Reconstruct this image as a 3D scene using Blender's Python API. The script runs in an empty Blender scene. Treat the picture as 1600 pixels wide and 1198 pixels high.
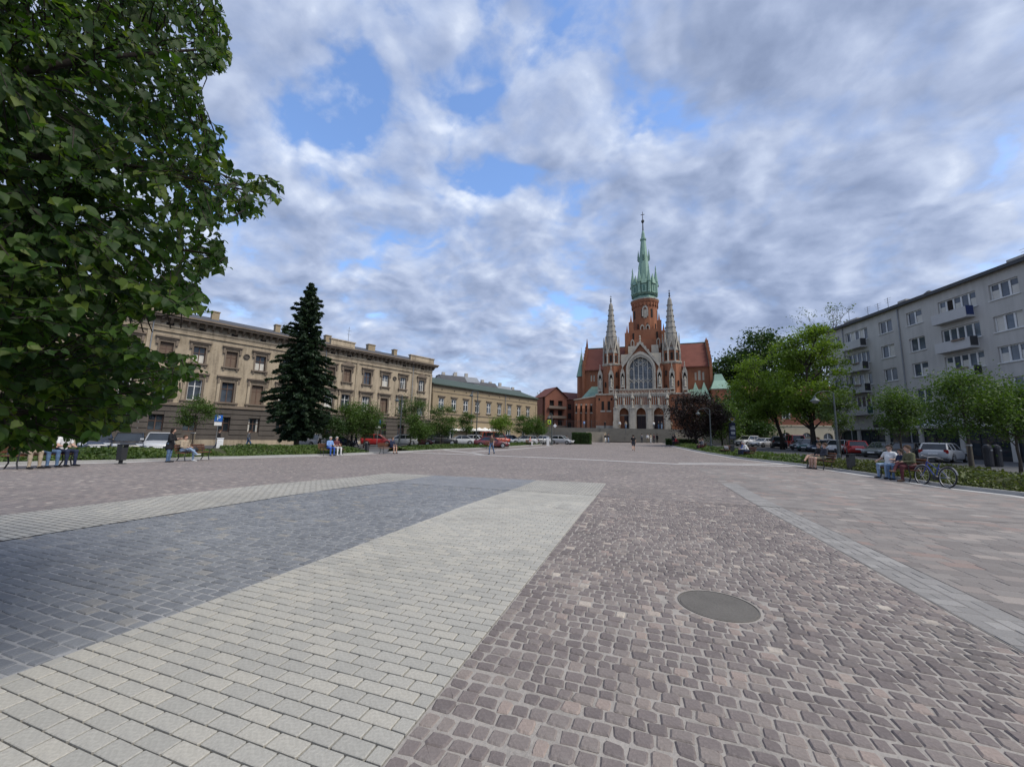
import bpy, math, random
import numpy as np
from mathutils import Vector, Matrix
S = bpy.context.scene
col = S.collection
R = math.radians
PI = math.pi

# ------------------------------------------------------------------ camera
FPX, CX, CY, EYE = 600.0, 800.0, 599.0, 1.5
ROLL = R(1.4); cR, sR = math.cos(ROLL), math.sin(ROLL)
PITCH = math.atan(-((1000 - CX) / FPX * sR + (CY - 687) / FPX * cR))
cam = bpy.data.cameras.new('camera'); camo = bpy.data.objects.new('camera', cam); col.objects.link(camo)
camo.rotation_mode = 'QUATERNION'; camo.location = (0, 0, EYE)
camo.rotation_quaternion = (Matrix.Rotation(PI / 2 + PITCH, 3, 'X') @ Matrix.Rotation(ROLL, 3, 'Z')).to_quaternion()
cam.sensor_width = 36; cam.lens = 36 * FPX / 1600; cam.clip_start = 0.05; cam.clip_end = 4000
S.camera = camo

# ------------------------------------------------------------------ sky and sun
SUN_AZ, SUN_EL = R(119), R(52)
W = bpy.data.worlds.new('World'); S.world = W; W.use_nodes = True
W.cycles.sampling_method = 'MANUAL'; W.cycles.sample_map_resolution = 256
nt = W.node_tree; nt.nodes.clear()
def N(t, **k):
    n = nt.nodes.new(t)
    for a, b in k.items(): setattr(n, a, b)
    return n
def L(a, b): nt.links.new(a, b)
def mth(op, a, b=None, c=None):
    n = N('ShaderNodeMath', operation=op)
    for i, s in enumerate((a, b, c)):
        if s is None: continue
        if isinstance(s, (int, float)): n.inputs[i].default_value = s
        else: L(s, n.inputs[i])
    return n.outputs[0]
def ramp(fac, stops, interp='LINEAR'):
    n = N('ShaderNodeValToRGB'); n.color_ramp.interpolation = interp
    e = n.color_ramp.elements
    while len(e) < len(stops): e.new(0.5)
    for i, (p, c) in enumerate(stops):
        e[i].position = p; e[i].color = (c if isinstance(c, tuple) else (c, c, c)) + (1,)
    L(fac, n.inputs[0]); return n.outputs[0]
def mixc(f, a, b, bt='MIX'):
    n = N('ShaderNodeMix', data_type='RGBA', blend_type=bt)
    for s, i in ((f, 0), (a, 6), (b, 7)):
        if isinstance(s, (int, float)): n.inputs[i].default_value = s
        elif isinstance(s, tuple): n.inputs[i].default_value = s + (1,)
        else: L(s, n.inputs[i])
    return n.outputs[2]
def noise(vec, scale, detail=6, rough=.55, dist=0.0, off=None):
    if off is not None:
        m = N('ShaderNodeVectorMath', operation='ADD'); L(vec, m.inputs[0]); m.inputs[1].default_value = off; vec = m.outputs[0]
    n = N('ShaderNodeTexNoise'); L(vec, n.inputs['Vector'])
    n.inputs['Scale'].default_value = scale; n.inputs['Detail'].default_value = detail
    n.inputs['Roughness'].default_value = rough; n.inputs['Distortion'].default_value = dist
    return n.outputs[0]
SKY_STRENGTH = 0.10
def make_sky():
    tc = N('ShaderNodeTexCoord')
    sky = N('ShaderNodeTexSky', sky_type='NISHITA', sun_disc=False, sun_elevation=SUN_EL, sun_rotation=SUN_AZ)
    sky.air_density = 1.0; sky.dust_density = 0.6; sky.ozone_density = 2.5
    sp = N('ShaderNodeSeparateXYZ'); L(tc.outputs['Generated'], sp.inputs[0])
    z = mth('MAXIMUM', sp.outputs[2], 0.0)
    zz = mth('ADD', z, 0.42)
    cb = N('ShaderNodeCombineXYZ')
    L(mth('DIVIDE', sp.outputs[0], zz), cb.inputs[0]); L(mth('DIVIDE', sp.outputs[1], zz), cb.inputs[1])
    # one layer of broken altocumulus; the same field read again a little towards the sun gives its lit and shaded sides
    flat_v = cb.outputs[0]
    def field(off):
        m = N('ShaderNodeVectorMath', operation='ADD'); L(flat_v, m.inputs[0]); m.inputs[1].default_value = off
        mp = N('ShaderNodeMapping'); L(m.outputs[0], mp.inputs[0]); mp.inputs['Rotation'].default_value = (0, 0, R(38)); mp.inputs['Scale'].default_value = (.85, 1.0, 1)
        big = noise(mp.outputs[0], 1.55, 2, .5, .0, CLOUD_OFF)
        puff = noise(mp.outputs[0], 7.4, 8, .58, .2, CLOUD_OFF2)
        vo = N('ShaderNodeTexVoronoi', feature='SMOOTH_F1', voronoi_dimensions='2D'); vo.normalize = True
        wv = N('ShaderNodeVectorMath', operation='MULTIPLY_ADD'); wn = N('ShaderNodeTexNoise', noise_dimensions='2D'); L(mp.outputs[0], wn.inputs['Vector']); wn.inputs['Scale'].default_value = 5.0; wn.inputs['Detail'].default_value = 3
        L(wn.outputs['Color'], wv.inputs[0]); wv.inputs[1].default_value = (.22, .22, 0); L(mp.outputs[0], wv.inputs[2])
        L(wv.outputs[0], vo.inputs['Vector']); vo.inputs['Scale'].default_value = 5.6; vo.inputs['Detail'].default_value = 2.0; vo.inputs['Roughness'].default_value = .55; vo.inputs['Lacunarity'].default_value = 2.2; vo.inputs['Smoothness'].default_value = .55
        cell = mth('SUBTRACT', 1.0, vo.outputs['Distance'])
        return mth('ADD', mth('ADD', mth('MULTIPLY', big, .42), mth('MULTIPLY', puff, .42)), mth('MULTIPLY', mth('SUBTRACT', cell, .45), .42))
    low = ramp(sp.outputs[2], [(0.02, .075), (.12, .05), (.30, 0.0)])
    f0 = mth('SUBTRACT', field((0, 0, 0)), low); f1 = mth('SUBTRACT', field((.04, -.04, 0)), low)
    mask = ramp(f0, [(0.0, 0.0), (0.385, 0.0), (0.455, 0.8), (0.53, 1.0)])
    lit = mth('MULTIPLY_ADD', mth('SUBTRACT', f0, f1), 3.0, .56)
    dens = ramp(f0, [(.42, 0.0), (.68, 1.0)])
    shade = mth('SUBTRACT', lit, mth('MULTIPLY', dens, .40))
    cl = ramp(shade, [(0.0, (1.5, 1.9, 2.9)), (0.22, (1.9, 2.35, 3.45)), (0.45, (2.5, 2.98, 4.15)), (0.70, (3.4, 3.9, 5.0)), (.95, (5.2, 5.6, 6.3))])
    blue = mixc(1.0, sky.outputs[0], (1.4, 1.5, 1.65), 'MULTIPLY')
    c = mixc(mask, blue, cl)
    
    hz = ramp(sp.outputs[2], [(0.0, 0.95), (0.12, 0.8), (0.34, 0.0)])
    blue = mixc(hz, blue, (2.9, 3.7, 5.1))
    c = mixc(mask, blue, cl)
    hz2 = ramp(sp.outputs[2], [(0.0, 0.8), (0.07, 0.35), (0.2, 0.0)])
    c = mixc(hz2, c, (3.5, 4.15, 5.2))
    bg = N('ShaderNodeBackground'); L(c, bg.inputs[0]); bg.inputs[1].default_value = SKY_STRENGTH
    out = N('ShaderNodeOutputWorld'); L(bg.outputs[0], out.inputs[0])
CLOUD_OFF = (20.3, 7.7, 0.0); CLOUD_OFF2 = (7.7, 3.1, 2.0)
make_sky()
sl = bpy.data.lights.new('sun', 'SUN'); so = bpy.data.objects.new('sun', sl); col.objects.link(so)
sl.energy = 2.0; sl.angle = R(30); sl.color = (1.0, 0.94, 0.84)
sd = Vector((math.sin(SUN_AZ) * math.cos(SUN_EL), math.cos(SUN_AZ) * math.cos(SUN_EL), math.sin(SUN_EL)))
so.rotation_euler = sd.to_track_quat('Z', 'Y').to_euler(); so.location = (60, -60, 80)
vs = S.view_settings; vs.view_transform = 'Standard'; vs.look = 'None'; vs.gamma = 1; vs.use_curve_mapping = False
vs.exposure = 0.8
S.cycles.max_bounces = 5; S.cycles.diffuse_bounces = 2; S.cycles.glossy_bounces = 2; S.cycles.transmission_bounces = 3
S.cycles.transparent_max_bounces = 6; S.cycles.use_denoising = True
try: S.cycles.caustics_reflective = False; S.cycles.caustics_refractive = False
except Exception: pass

# ------------------------------------------------------------------ picture rays and terrain
def ray(px, py):
    a = (px - CX) / FPX; b = (CY - py) / FPX
    u = a * cR - b * sR; v = a * sR + b * cR
    return (u, math.cos(PITCH) - v * math.sin(PITCH), math.sin(PITCH) + v * math.cos(PITCH))
def at(px, py, Y):
    r = ray(px, py); t = Y / r[1]
    return Vector((r[0] * t, Y, EYE + r[2] * t))
def prj(x, y, z):
    z -= EYE; d = y * math.cos(PITCH) + z * math.sin(PITCH); v = -y * math.sin(PITCH) + z * math.cos(PITCH)
    if d < .05: return (-9999, 9999)
    u = x / d; v /= d
    return (CX + FPX * (u * cR + v * sR), CY - FPX * (v * cR - u * sR))
AX = math.atan2(ray(1000, 687)[0], ray(1000, 687)[1])      # bearing of the square's axis, towards the church
cA, sA = math.cos(AX), math.sin(AX)
def uv(x, y): return (x * cA - y * sA, x * sA + y * cA)
def xy(u, v): return (u * cA + v * sA, -u * sA + v * cA)
def interp(tab):
    def f(v):
        if v <= tab[0][0]: return tab[0][1]
        for (a, x), (b, y) in zip(tab, tab[1:]):
            if v <= b: return x + (y - x) * (v - a) / (b - a)
        return tab[-1][1]
    return f
G_RISE = interp([(12, 0), (20, .17), (33, .26), (43, .36), (87, 1.15), (110, 1.5)])
G_LEFT = interp([(-60, -.55), (-12, -.36), (5, 0)]); G_FADE = interp([(8, 0), (18, 1)])
def Guv(u, v): return G_RISE(v) + G_LEFT(u) * G_FADE(v)
def G(x, y): return Guv(*uv(x, y))
def gp(px, py):
    r = ray(px, py); t = 0.5
    while t < 400:
        if EYE + r[2] * t < G(r[0] * t, r[1] * t): break
        t *= 1.004
    return Vector((r[0] * t, r[1] * t, G(r[0] * t, r[1] * t)))
def gat(px, Y):
    r = ray(px, 690); x = r[0] * Y / r[1]
    return Vector((x, Y, G(x, Y)))

# ------------------------------------------------------------------ materials
MATS = {}
def newmat(name):
    global nt
    m = bpy.data.materials.new(name); m.use_nodes = True
    nt = m.node_tree; nt.nodes.clear(); MATS[name] = m
    o = N('ShaderNodeOutputMaterial'); b = N('ShaderNodeBsdfPrincipled'); L(b.outputs[0], o.inputs[0])
    return m, b, o
def objco():
    return N('ShaderNodeTexCoord').outputs['Object']
def bump(b, h, strength=.3, dist=.02):
    n = N('ShaderNodeBump'); n.inputs['Strength'].default_value = strength; n.inputs['Distance'].default_value = dist
    L(h, n.inputs['Height']); L(n.outputs[0], b.inputs['Normal'])
def mat(name, c, rough=.8, var=.25, scale=1.5, fine=9.0, metal=0, spec=.3, bmp=0, c2=None, streak=0):
    """stone, plaster, metal or paint: a base colour with uneven wear"""
    m, b, o = newmat(name); v = objco()
    n1 = noise(v, scale, 5, .6); n2 = noise(v, fine, 4, .6, 0, (5, 3, 1))
    f = mth('ADD', mth('MULTIPLY', n1, .6), mth('MULTIPLY', n2, .4))
    if streak:
        mp = N('ShaderNodeMapping'); L(v, mp.inputs[0]); mp.inputs['Scale'].default_value = (1, 1, .12)
        f = mth('ADD', mth('MULTIPLY', f, 1 - streak), mth('MULTIPLY', noise(mp.outputs[0], 1.6, 6, .65), streak))
    d = tuple(x * (1 - var) for x in (c2 or c)); l = tuple(min(1, x * (1 + var * .6)) for x in c)
    cc = ramp(f, [(.32, d), (.5, c), (.68, l)])
    L(cc, b.inputs['Base Color']); b.inputs['Roughness'].default_value = rough
    b.inputs['Metallic'].default_value = metal; b.inputs['Specular IOR Level'].default_value = spec
    if bmp: bump(b, n2, bmp, .02)
    return m
def flat(name, c, rough=.6, metal=0, spec=.4, coat=0):
    m, b, o = newmat(name)
    n = noise(objco(), 6, 3, .5)
    cc = ramp(n, [(.3, tuple(x * .88 for x in c)), (.7, tuple(min(1, x * 1.06) for x in c))])
    L(cc, b.inputs['Base Color']); b.inputs['Roughness'].default_value = rough
    b.inputs['Metallic'].default_value = metal; b.inputs['Specular IOR Level'].default_value = spec
    b.inputs['Coat Weight'].default_value = coat
    return m
def glass(name, c=(.02, .025, .03), rough=.05):
    m, b, o = newmat(name); n = noise(objco(), .9, 2, .5)
    L(ramp(n, [(.35, c), (.7, tuple(x * 2.2 for x in c))]), b.inputs['Base Color'])
    b.inputs['Roughness'].default_value = rough; b.inputs['Specular IOR Level'].default_value = .6
    return m
def leafmat(name, c1, c2, trans=.35, c3=None, attr=False):
    m, b, o = newmat(name)
    if attr:
        a = N('ShaderNodeAttribute', attribute_name='tone'); f = a.outputs['Fac']
    else:
        f = noise(objco(), 3.0, 4, .7)
    st = [(.25, c1), (.6, c2), (.9, c3 or c2)]
    cc = ramp(f, st); L(cc, b.inputs['Base Color'])
    b.inputs['Roughness'].default_value = .55; b.inputs['Specular IOR Level'].default_value = .35
    t = N('ShaderNodeBsdfTranslucent'); L(mixc(1.0, cc, (1.25, 1.35, .5), 'MULTIPLY'), t.inputs[0])
    mx = N('ShaderNodeMixShader'); mx.inputs[0].default_value = trans
    L(b.outputs[0], mx.inputs[1]); L(t.outputs[0], mx.inputs[2]); L(mx.outputs[0], o.inputs[0])
    return m

# ------------------------------------------------------------------ mesh builder
class MB:
    def __init__(s): s.v = []; s.f = []; s.mi = []; s.m = 0; s.tone = []
    def add(s, vs, fs):
        o = len(s.v); s.v.extend(vs); s.f.extend([tuple(i + o for i in f) for f in fs]); s.mi.extend([s.m] * len(fs)); return s
    def box(s, x0, x1, y0, y1, z0, z1):
        return s.add([(x0,y0,z0),(x1,y0,z0),(x1,y1,z0),(x0,y1,z0),(x0,y0,z1),(x1,y0,z1),(x1,y1,z1),(x0,y1,z1)],
                     [(3,2,1,0),(4,5,6,7),(0,1,5,4),(1,2,6,5),(2,3,7,6),(3,0,4,7)])
    def obox(s, c, size, rz=0, rx=0, ry=0):
        x, y, z = (q / 2 for q in size)
        M = Matrix.Translation(c) @ Matrix.Rotation(rz, 4, 'Z') @ Matrix.Rotation(ry, 4, 'Y') @ Matrix.Rotation(rx, 4, 'X')
        vs = [tuple(M @ Vector(p)) for p in ((-x,-y,-z),(x,-y,-z),(x,y,-z),(-x,y,-z),(-x,-y,z),(x,-y,z),(x,y,z),(-x,y,z))]
        return s.add(vs, [(3,2,1,0),(4,5,6,7),(0,1,5,4),(1,2,6,5),(2,3,7,6),(3,0,4,7)])
    def prism(s, poly, d0, d1, ax='y'):
        """2-D outline (p, q) pushed along an axis: ax y -> (p, d, q); x -> (d, p, q); z -> (p, q, d)"""
        f = {'y': lambda p, q, d: (p, d, q), 'x': lambda p, q, d: (d, p, q), 'z': lambda p, q, d: (p, q, d)}[ax]
        n = len(poly)
        vs = [f(p, q, d0) for p, q in poly] + [f(p, q, d1) for p, q in poly]
        fs = [tuple(range(n)), tuple(range(2 * n - 1, n - 1, -1))] + [(i, i + n, (i + 1) % n + n, (i + 1) % n) for i in range(n)]
        return s.add(vs, fs)
    def tube(s, pts, rad, n=8, cap=True):
        pts = [Vector(p) for p in pts]; rad = rad if isinstance(rad, (list, tuple)) else [rad] * len(pts)
        vs = []; fs = []; ref = None
        for i, p in enumerate(pts):
            d = (pts[min(i + 1, len(pts) - 1)] - pts[max(i - 1, 0)])
            d = d.normalized() if d.length > 1e-9 else Vector((0, 0, 1))
            if ref is None: ref = Vector((1, 0, 0)) if abs(d.x) < .9 else Vector((0, 1, 0))
            a = (ref - d * ref.dot(d)).normalized(); b = d.cross(a); ref = a
            for k in range(n):
                t = 2 * PI * k / n; vs.append(tuple(p + (a * math.cos(t) + b * math.sin(t)) * rad[i]))
        for i in range(len(pts) - 1):
            for k in range(n):
                fs.append((i * n + k, i * n + (k + 1) % n, (i + 1) * n + (k + 1) % n, (i + 1) * n + k))
        if cap:
            fs.append(tuple(range(n - 1, -1, -1))); fs.append(tuple(range((len(pts) - 1) * n, len(pts) * n)))
        return s.add(vs, fs)
    def lathe(s, prof, c=(0, 0, 0), n=12, rot=0.0, sq=1.0):
        """profile [(r, z)] spun about z"""
        vs = []; fs = []
        for r, z in prof:
            for k in range(n):
                t = 2 * PI * k / n + rot; vs.append((c[0] + r * math.cos(t), c[1] + r * math.sin(t) * sq, c[2] + z))
        for i in range(len(prof) - 1):
            for k in range(n):
                fs.append((i * n + k, i * n + (k + 1) % n, (i + 1) * n + (k + 1) % n, (i + 1) * n + k))
        fs.append(tuple(range(n - 1, -1, -1))); fs.append(tuple(range((len(prof) - 1) * n, len(prof) * n)))
        return s.add(vs, fs)
    def holes(s, x0, x1, z0, z1, hs, y0, y1):
        """a wall slab with rectangular openings hs = [(xa, xb, za, zb)]"""
        xs = sorted({x0, x1, *[h[0] for h in hs], *[h[1] for h in hs]})
        for a, b in zip(xs, xs[1:]):
            m = (a + b) / 2; z = z0
            for h in sorted([h for h in hs if h[0] < m < h[1]], key=lambda h: h[2]):
                if h[2] > z + 1e-4: s.box(a, b, y0, y1, z, h[2])
                z = h[3]
            if z1 > z + 1e-4: s.box(a, b, y0, y1, z, z1)
        return s
    def mesh(s, name, mats, smooth=False):
        me = bpy.data.meshes.new(name); me.from_pydata(s.v, [], s.f)
        for m in (mats if isinstance(mats, (list, tuple)) else [mats]): me.materials.append(MATS[m] if isinstance(m, str) else m)
        if any(s.mi): me.polygons.foreach_set('material_index', s.mi)
        if smooth: me.polygons.foreach_set('use_smooth', [True] * len(me.polygons))
        if s.tone:
            a = me.attributes.new('tone', 'FLOAT', 'FACE'); a.data.foreach_set('value', s.tone)
        me.update(); return me
    def build(s, name, mats, parent=None, smooth=False, loc=(0, 0, 0), rz=0):
        return link(name, s.mesh(name, mats, smooth), parent, loc, rz)
def link(name, me, parent=None, loc=(0, 0, 0), rz=0):
    o = bpy.data.objects.new(name, me); col.objects.link(o); o.location = loc; o.rotation_euler = (0, 0, rz)
    if parent is not None: o.parent = parent
    return o
def tag(o, label=None, cat=None, group=None, kind=None):
    if label: o['label'] = label
    if cat: o['category'] = cat
    if group: o['group'] = group
    if kind: o['kind'] = kind
    return o
def thing(name, label, cat, loc=(0, 0, 0), rz=0, group=None):
    return tag(link(name, None, None, loc, rz), label, cat, group)
KIDS = {}
def copy_tree(o, parent=None):
    c = o.copy(); col.objects.link(c)
    if parent is not None: c.parent = parent
    for ch in o.children: copy_tree(ch, c)
    return c
rnd = random.Random(7)
# ------------------------------------------------------------------ ground and paving
mat('asphalt', (.10, .10, .102), .9, .2, .4, 30)
mat('kerb_stone', (.36, .355, .34), .85, .2, 2, 20)
mat('iron_cover', (.125, .116, .104), .85, .25, 3, 40, spec=.3, bmp=.3)
def pavemat(name, stops, joint, bw, rh, mort, geo, bstr=.35, off=.5, jn=.3, sq=1.0):
    """paving: tone per stone (attribute on built stones, brick pattern where they are too far to tell apart)"""
    m, b, o = newmat(name); v = objco()
    if geo:
        a = N('ShaderNodeAttribute', attribute_name='tone'); tone = a.outputs['Fac']
    else:
        w = N('ShaderNodeTexNoise'); L(v, w.inputs['Vector']); w.inputs['Scale'].default_value = 1.1
        mx = N('ShaderNodeVectorMath', operation='MULTIPLY_ADD'); L(w.outputs['Color'], mx.inputs[0])
        mx.inputs[1].default_value = (jn * .1,) * 3; L(v, mx.inputs[2])
        br = N('ShaderNodeTexBrick'); L(mx.outputs[0], br.inputs['Vector']); br.offset = off; br.squash = sq; br.squash_frequency = 3
        for k, x in (('Scale', 1.0), ('Mortar Size', mort), ('Mortar Smooth', .3), ('Bias', 0.0), ('Brick Width', bw), ('Row Height', rh)):
            br.inputs[k].default_value = x
        br.inputs['Color1'].default_value = (0, 0, 0, 1); br.inputs['Color2'].default_value = (1, 1, 1, 1); br.inputs['Mortar'].default_value = (.5, .5, .5, 1)
        tone = br.outputs['Color']
    base = ramp(tone, stops)
    n1 = noise(v, 55, 4, .7); n2 = noise(v, .45, 4, .6, .4)
    g = ramp(n1, [(.3, .80), (.7, 1.18)]); g2 = ramp(n2, [(.3, .86), (.7, 1.12)])
    c = mixc(1.0, mixc(1.0, base, g, 'MULTIPLY'), g2, 'MULTIPLY')
    c = mixc(mth('MULTIPLY', ramp(noise(v, 7, 6, .72, .3, (3, 9, 2)), [(.56, 0.0), (.72, 1.0)]), .45), c, tuple(x * .9 for x in (joint if joint[0] > .25 else (.32, .31, .29))))
    c = mixc(mth('MULTIPLY', ramp(noise(v, 1.3, 6, .7, .6, (8, 1, 5)), [(.57, 0.0), (.70, 1.0)]), .38), c, (.10, .095, .09))
    c = mixc(mth('MULTIPLY', ramp(noise(v, 13, 2, .5, 0, (1, 4, 8)), [(.745, 0.0), (.765, 1.0)]), .6), c, (.5, .48, .45))
    if not geo:
        c = mixc(br.outputs['Fac'], c, joint)
        bump(b, mth('SUBTRACT', 1.0, br.outputs['Fac']), .5, .012)
    else:
        bump(b, noise(v, 24, 5, .65), bstr, .012)
    L(c, b.inputs['Base Color']); b.inputs['Roughness'].default_value = .8; b.inputs['Specular IOR Level'].default_value = .3
P_ST = [(0, (.150, .128, .122)), (.35, (.184, .156, .147)), (.65, (.214, .185, .170)), (.85, (.242, .207, .185)), (.95, (.28, .222, .195)), (1.0, (.44, .39, .33))]
W_ST = [(0, (.335, .324, .29)), (.5, (.372, .358, .318)), (1, (.41, .388, .335))]
B_ST = [(0, (.152, .160, .172)), (.5, (.182, .190, .202)), (.92, (.207, .214, .222)), (1, (.25, .235, .21))]
S_ST = [(0, (.18, .161, .149)), (.4, (.215, .194, .179)), (.7, (.248, .226, .207)), (.9, (.255, .195, .17)), (1, (.33, .305, .275))]
PJ, WJ, BJ, SJ = (.31, .285, .258), (.12, .113, .10), (.30, .30, .30), (.22, .205, .19)
pavemat('porphyry_setts', P_ST, PJ, .11, .105, .010, True, .5); pavemat('porphyry_far', P_ST, tuple(x * .88 for x in PJ), .115, .105, .006, False, sq=.8)  # far joint colour darkened to stand for shade between the built setts
pavemat('white_setts', W_ST, WJ, .2, .1, .005, True, .2); pavemat('white_far', W_ST, WJ, .2, .1, .011, False, jn=.05)
pavemat('blue_setts', B_ST, BJ, .2, .1, .005, True, .6); pavemat('blue_far', B_ST, BJ, .19, .105, .008, False, jn=.15)
pavemat('slab_setts', S_ST, SJ, .2, .1, .005, True, .2); pavemat('slab_far', S_ST, SJ, .32, .22, .006, False, jn=.1)
mat('joint_sand', PJ, .95, .3, 3, 60, bmp=.4); mat('joint_dark', WJ, .95, .3, 3, 60, bmp=.4)
mat('joint_blue', BJ, .95, .3, 3, 60, bmp=.4); mat('joint_slab', (.20, .187, .173), .95, .3, 3, 60, bmp=.4)
mat('pale_strip', (.46, .45, .43), .85, .18, 1.5, 30)

def grid_sheet(name, us, vs, dz, m, zf=None, rz=-AX):
    mb = MB(); nu = len(us); zf = zf or Guv
    vv = [(u, v, zf(u, v) + dz) for v in vs for u in us]
    mb.add(vv, [(j * nu + i, j * nu + i + 1, (j + 1) * nu + i + 1, (j + 1) * nu + i) for j in range(len(vs) - 1) for i in range(nu - 1)])
    return mb.build(name, m, rz=rz)
def lin(a, b, n): return [a + (b - a) * i / n for i in range(n + 1)]
far = [-1500, -700, -350, -180, -110]
tag(grid_sheet('ground', far + lin(-90, 90, 60) + [-f for f in far[::-1]],
    [-400, -150, -60] + lin(-20, 130, 50) + [160, 220, 400, 900, 2500], -.03, 'asphalt'), kind='structure')

# the square in its own axes: u across (right), v along towards the church
UE = [-10.1, -7.9, -3.65, -1.15, 2.68, 3.20]          # edges of the bands
VN = 11.0                                               # stones are built one by one up to here
MAN = (.655, 4.25, .33)
def strip(name, u0, u1, v0, v1, dz, m, nu=2, nv=12):
    """sheet between two edges that may depend on v"""
    f0 = u0 if callable(u0) else (lambda v: u0); f1 = u1 if callable(u1) else (lambda v: u1)
    mb = MB()
    for j in range(nv + 1):
        v = v0 + (v1 - v0) * j / nv
        for i in range(nu + 1):
            u = f0(v) + (f1(v) - f0(v)) * i / nu
            mb.v.append((u, v, Guv(u, v) + dz))
    w = nu + 1
    for j in range(nv):
        for i in range(nu):
            mb.f.append((j * w + i, j * w + i + 1, (j + 1) * w + i + 1, (j + 1) * w + i)); mb.mi.append(0)
    return mb
UL = interp([(-30, -15), (7.8, -22.4), (9.7, -23), (17, -25.1), (22.6, -22.1), (31.7, -20.5), (37, -20.1), (51, -16.7), (61, -15.1), (90, -12)])
UR = interp([(-30, 20), (16.3, 11.0), (17.7, 10.1), (22.4, 9.6), (27.6, 9.0), (33.2, 7.3), (46.3, 5.9), (61.7, 4.5), (90, 4)])
def paving(name, far_mat, bed_mat, farparts, beds):
    mb = MB()
    for k, lst in ((0, farparts), (1, beds)):
        for (u0, u1, v0, v1, dz, nu, nv) in lst:
            t = strip('', u0, u1, v0, v1, dz, None, nu, nv); mb.m = k; mb.add(t.v, t.f)
    return tag(mb.build(name, [far_mat, bed_mat], rz=-AX), kind='structure')
BED = -.008
porph = paving('porphyry_pavement', 'porphyry_far', 'joint_sand',
    [(UL, UE[0], VN, 14.1, 0, 10, 12), (UL, UR, 14.1, 88, 0, 24, 60), (UL, UE[0], -8, VN, 0, 8, 8),
     (UE[3], UE[4], VN, 14.1, 0, 4, 6)],
    [(UE[3], UE[4], -3, VN, BED, 4, 14)])
white = paving('pale_stone_pavement', 'white_far', 'joint_dark',
    [(UE[2], UE[3], VN, 14.1, .004, 3, 6), (UE[0], UE[1], VN, 14.1, .004, 3, 6), (UE[0], UE[1], -4, VN, .004, 3, 12)],
    [(UE[2], UE[3], -3, VN, -.018, 3, 14)])
blue = paving('blue_stone_pavement', 'blue_far', 'joint_blue',
    [(UE[1], UE[2], VN, 14.1, .004, 4, 6)], [(UE[1], UE[2], -3, VN, BED, 4, 14)])
slab = paving('slab_pavement', 'slab_far', 'joint_slab',
    [(UE[4], UR, VN, 14.1, .003, 6, 6), (UE[4], UR, 14.1, 22, .004, 6, 8)], [(UE[4], UR, -4, VN, -.0045, 6, 14)])

def sett_shape(mb, c, sx, sy, h, jit, r, tone, bev, ang=0, cut=.22):
    """one stone: eight-sided outline, worn arris, dressed top"""
    x, y = sx / 2, sy / 2; k = cut * min(sx, sy)
    o = [(-x + k, -y), (x - k, -y), (x, -y + k), (x, y - k), (x - k, y), (-x + k, y), (-x, y - k), (-x, -y + k)]
    o = [(p + r.uniform(-jit, jit), q + r.uniform(-jit, jit)) for p, q in o]
    ca, sa = math.cos(ang), math.sin(ang)
    tx, ty = r.uniform(-.016, .016) * bev / .008, r.uniform(-.016, .016) * bev / .008
    vs = []
    for s, z in ((1, -.03), (1, -bev), (1 - 2.2 * bev / min(sx, sy), 0)):
        for p, q in o:
            P, Q = p * s, q * s
            vs.append((c[0] + P * ca - Q * sa, c[1] + P * sa + Q * ca, c[2] + h + z + (P * tx + Q * ty if z > -.02 else 0)))
    fs = [(i, (i + 1) % 8, (i + 1) % 8 + 8, i + 8) for i in range(8)] + [(i + 8, (i + 1) % 8 + 8, (i + 1) % 8 + 16, i + 16) for i in range(8)] + [tuple(range(16, 24))]
    mb.add(vs, fs); mb.tone.extend([tone] * len(fs))
def lay(parent, m, u0, u1, v0, v1, rh, wmin, wmax, joint, jit, bev, bond, seed, hj=.004, name='sett', skip=None, cut=.13):
    r = random.Random(seed); items = []
    v = v0; row = 0
    while v < v1:
        u = u0 - (0 if bond == 'rand' else (0 if row % 2 else wmax / 2))
        h = rh * (r.uniform(.9, 1.1) if bond == 'rand' else 1)
        while u < u1 - .03:
            w = r.uniform(wmin, wmax); a, b = max(u, u0), min(u + w, u1)
            if b - a > .035:
                cu, cv = (a + b) / 2, v + h / 2 + (.014 * math.sin(u * 2.3 + row * .35) + .008 * math.sin(u * 5.1 + row * 1.7) if bond == 'rand' else 0)
                X, Y = xy(cu, cv); p = prj(X, Y, 0)
                if -900 < p[0] < 3200 and 690 < p[1] < 3500 and not (skip and skip(cu, cv)):
                    items.append((math.hypot(X, Y), p, cu, cv, b - a - joint, h - joint, r.random() ** (1.0 if bond != 'rand' else 1.25)))
            u += w
        v += h; row += 1
    items.sort(); near = []; rest = MB()
    for it in items:
        d, p, cu, cv, sx, sy, t = it
        if len(near) < 300 and -10 < p[0] < 1610 and p[1] < 1205: near.append(it)
        else: sett_shape(rest, (cu, cv, Guv(cu, cv)), sx, sy, r.uniform(-hj, hj), jit, r, t, bev, r.uniform(-jit, jit) * 3, cut)
    var = []
    for k in range(14):
        q = MB(); t = ((k + .5) / 14) ** (1.0 if bond != 'rand' else 1.25)
        sett_shape(q, (0, 0, 0), wmax * .93 - joint, rh - joint, 0, jit, r, t, bev, 0, cut); var.append((t, q.mesh(name, m)))
    for d, p, cu, cv, sx, sy, t in near:
        me = min(var, key=lambda z: abs(z[0] - t))[1]
        o = link(name, me, parent, (cu, cv, Guv(cu, cv) + r.uniform(-hj, hj)), r.choice((0, PI)) + r.uniform(-jit, jit) * 3)
        o.scale = (sx / (wmax * .93 - joint), sy / (rh - joint), 1)
    o = rest.build(name + 's', m, parent); o['kind'] = 'stuff'
    return o
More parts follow.
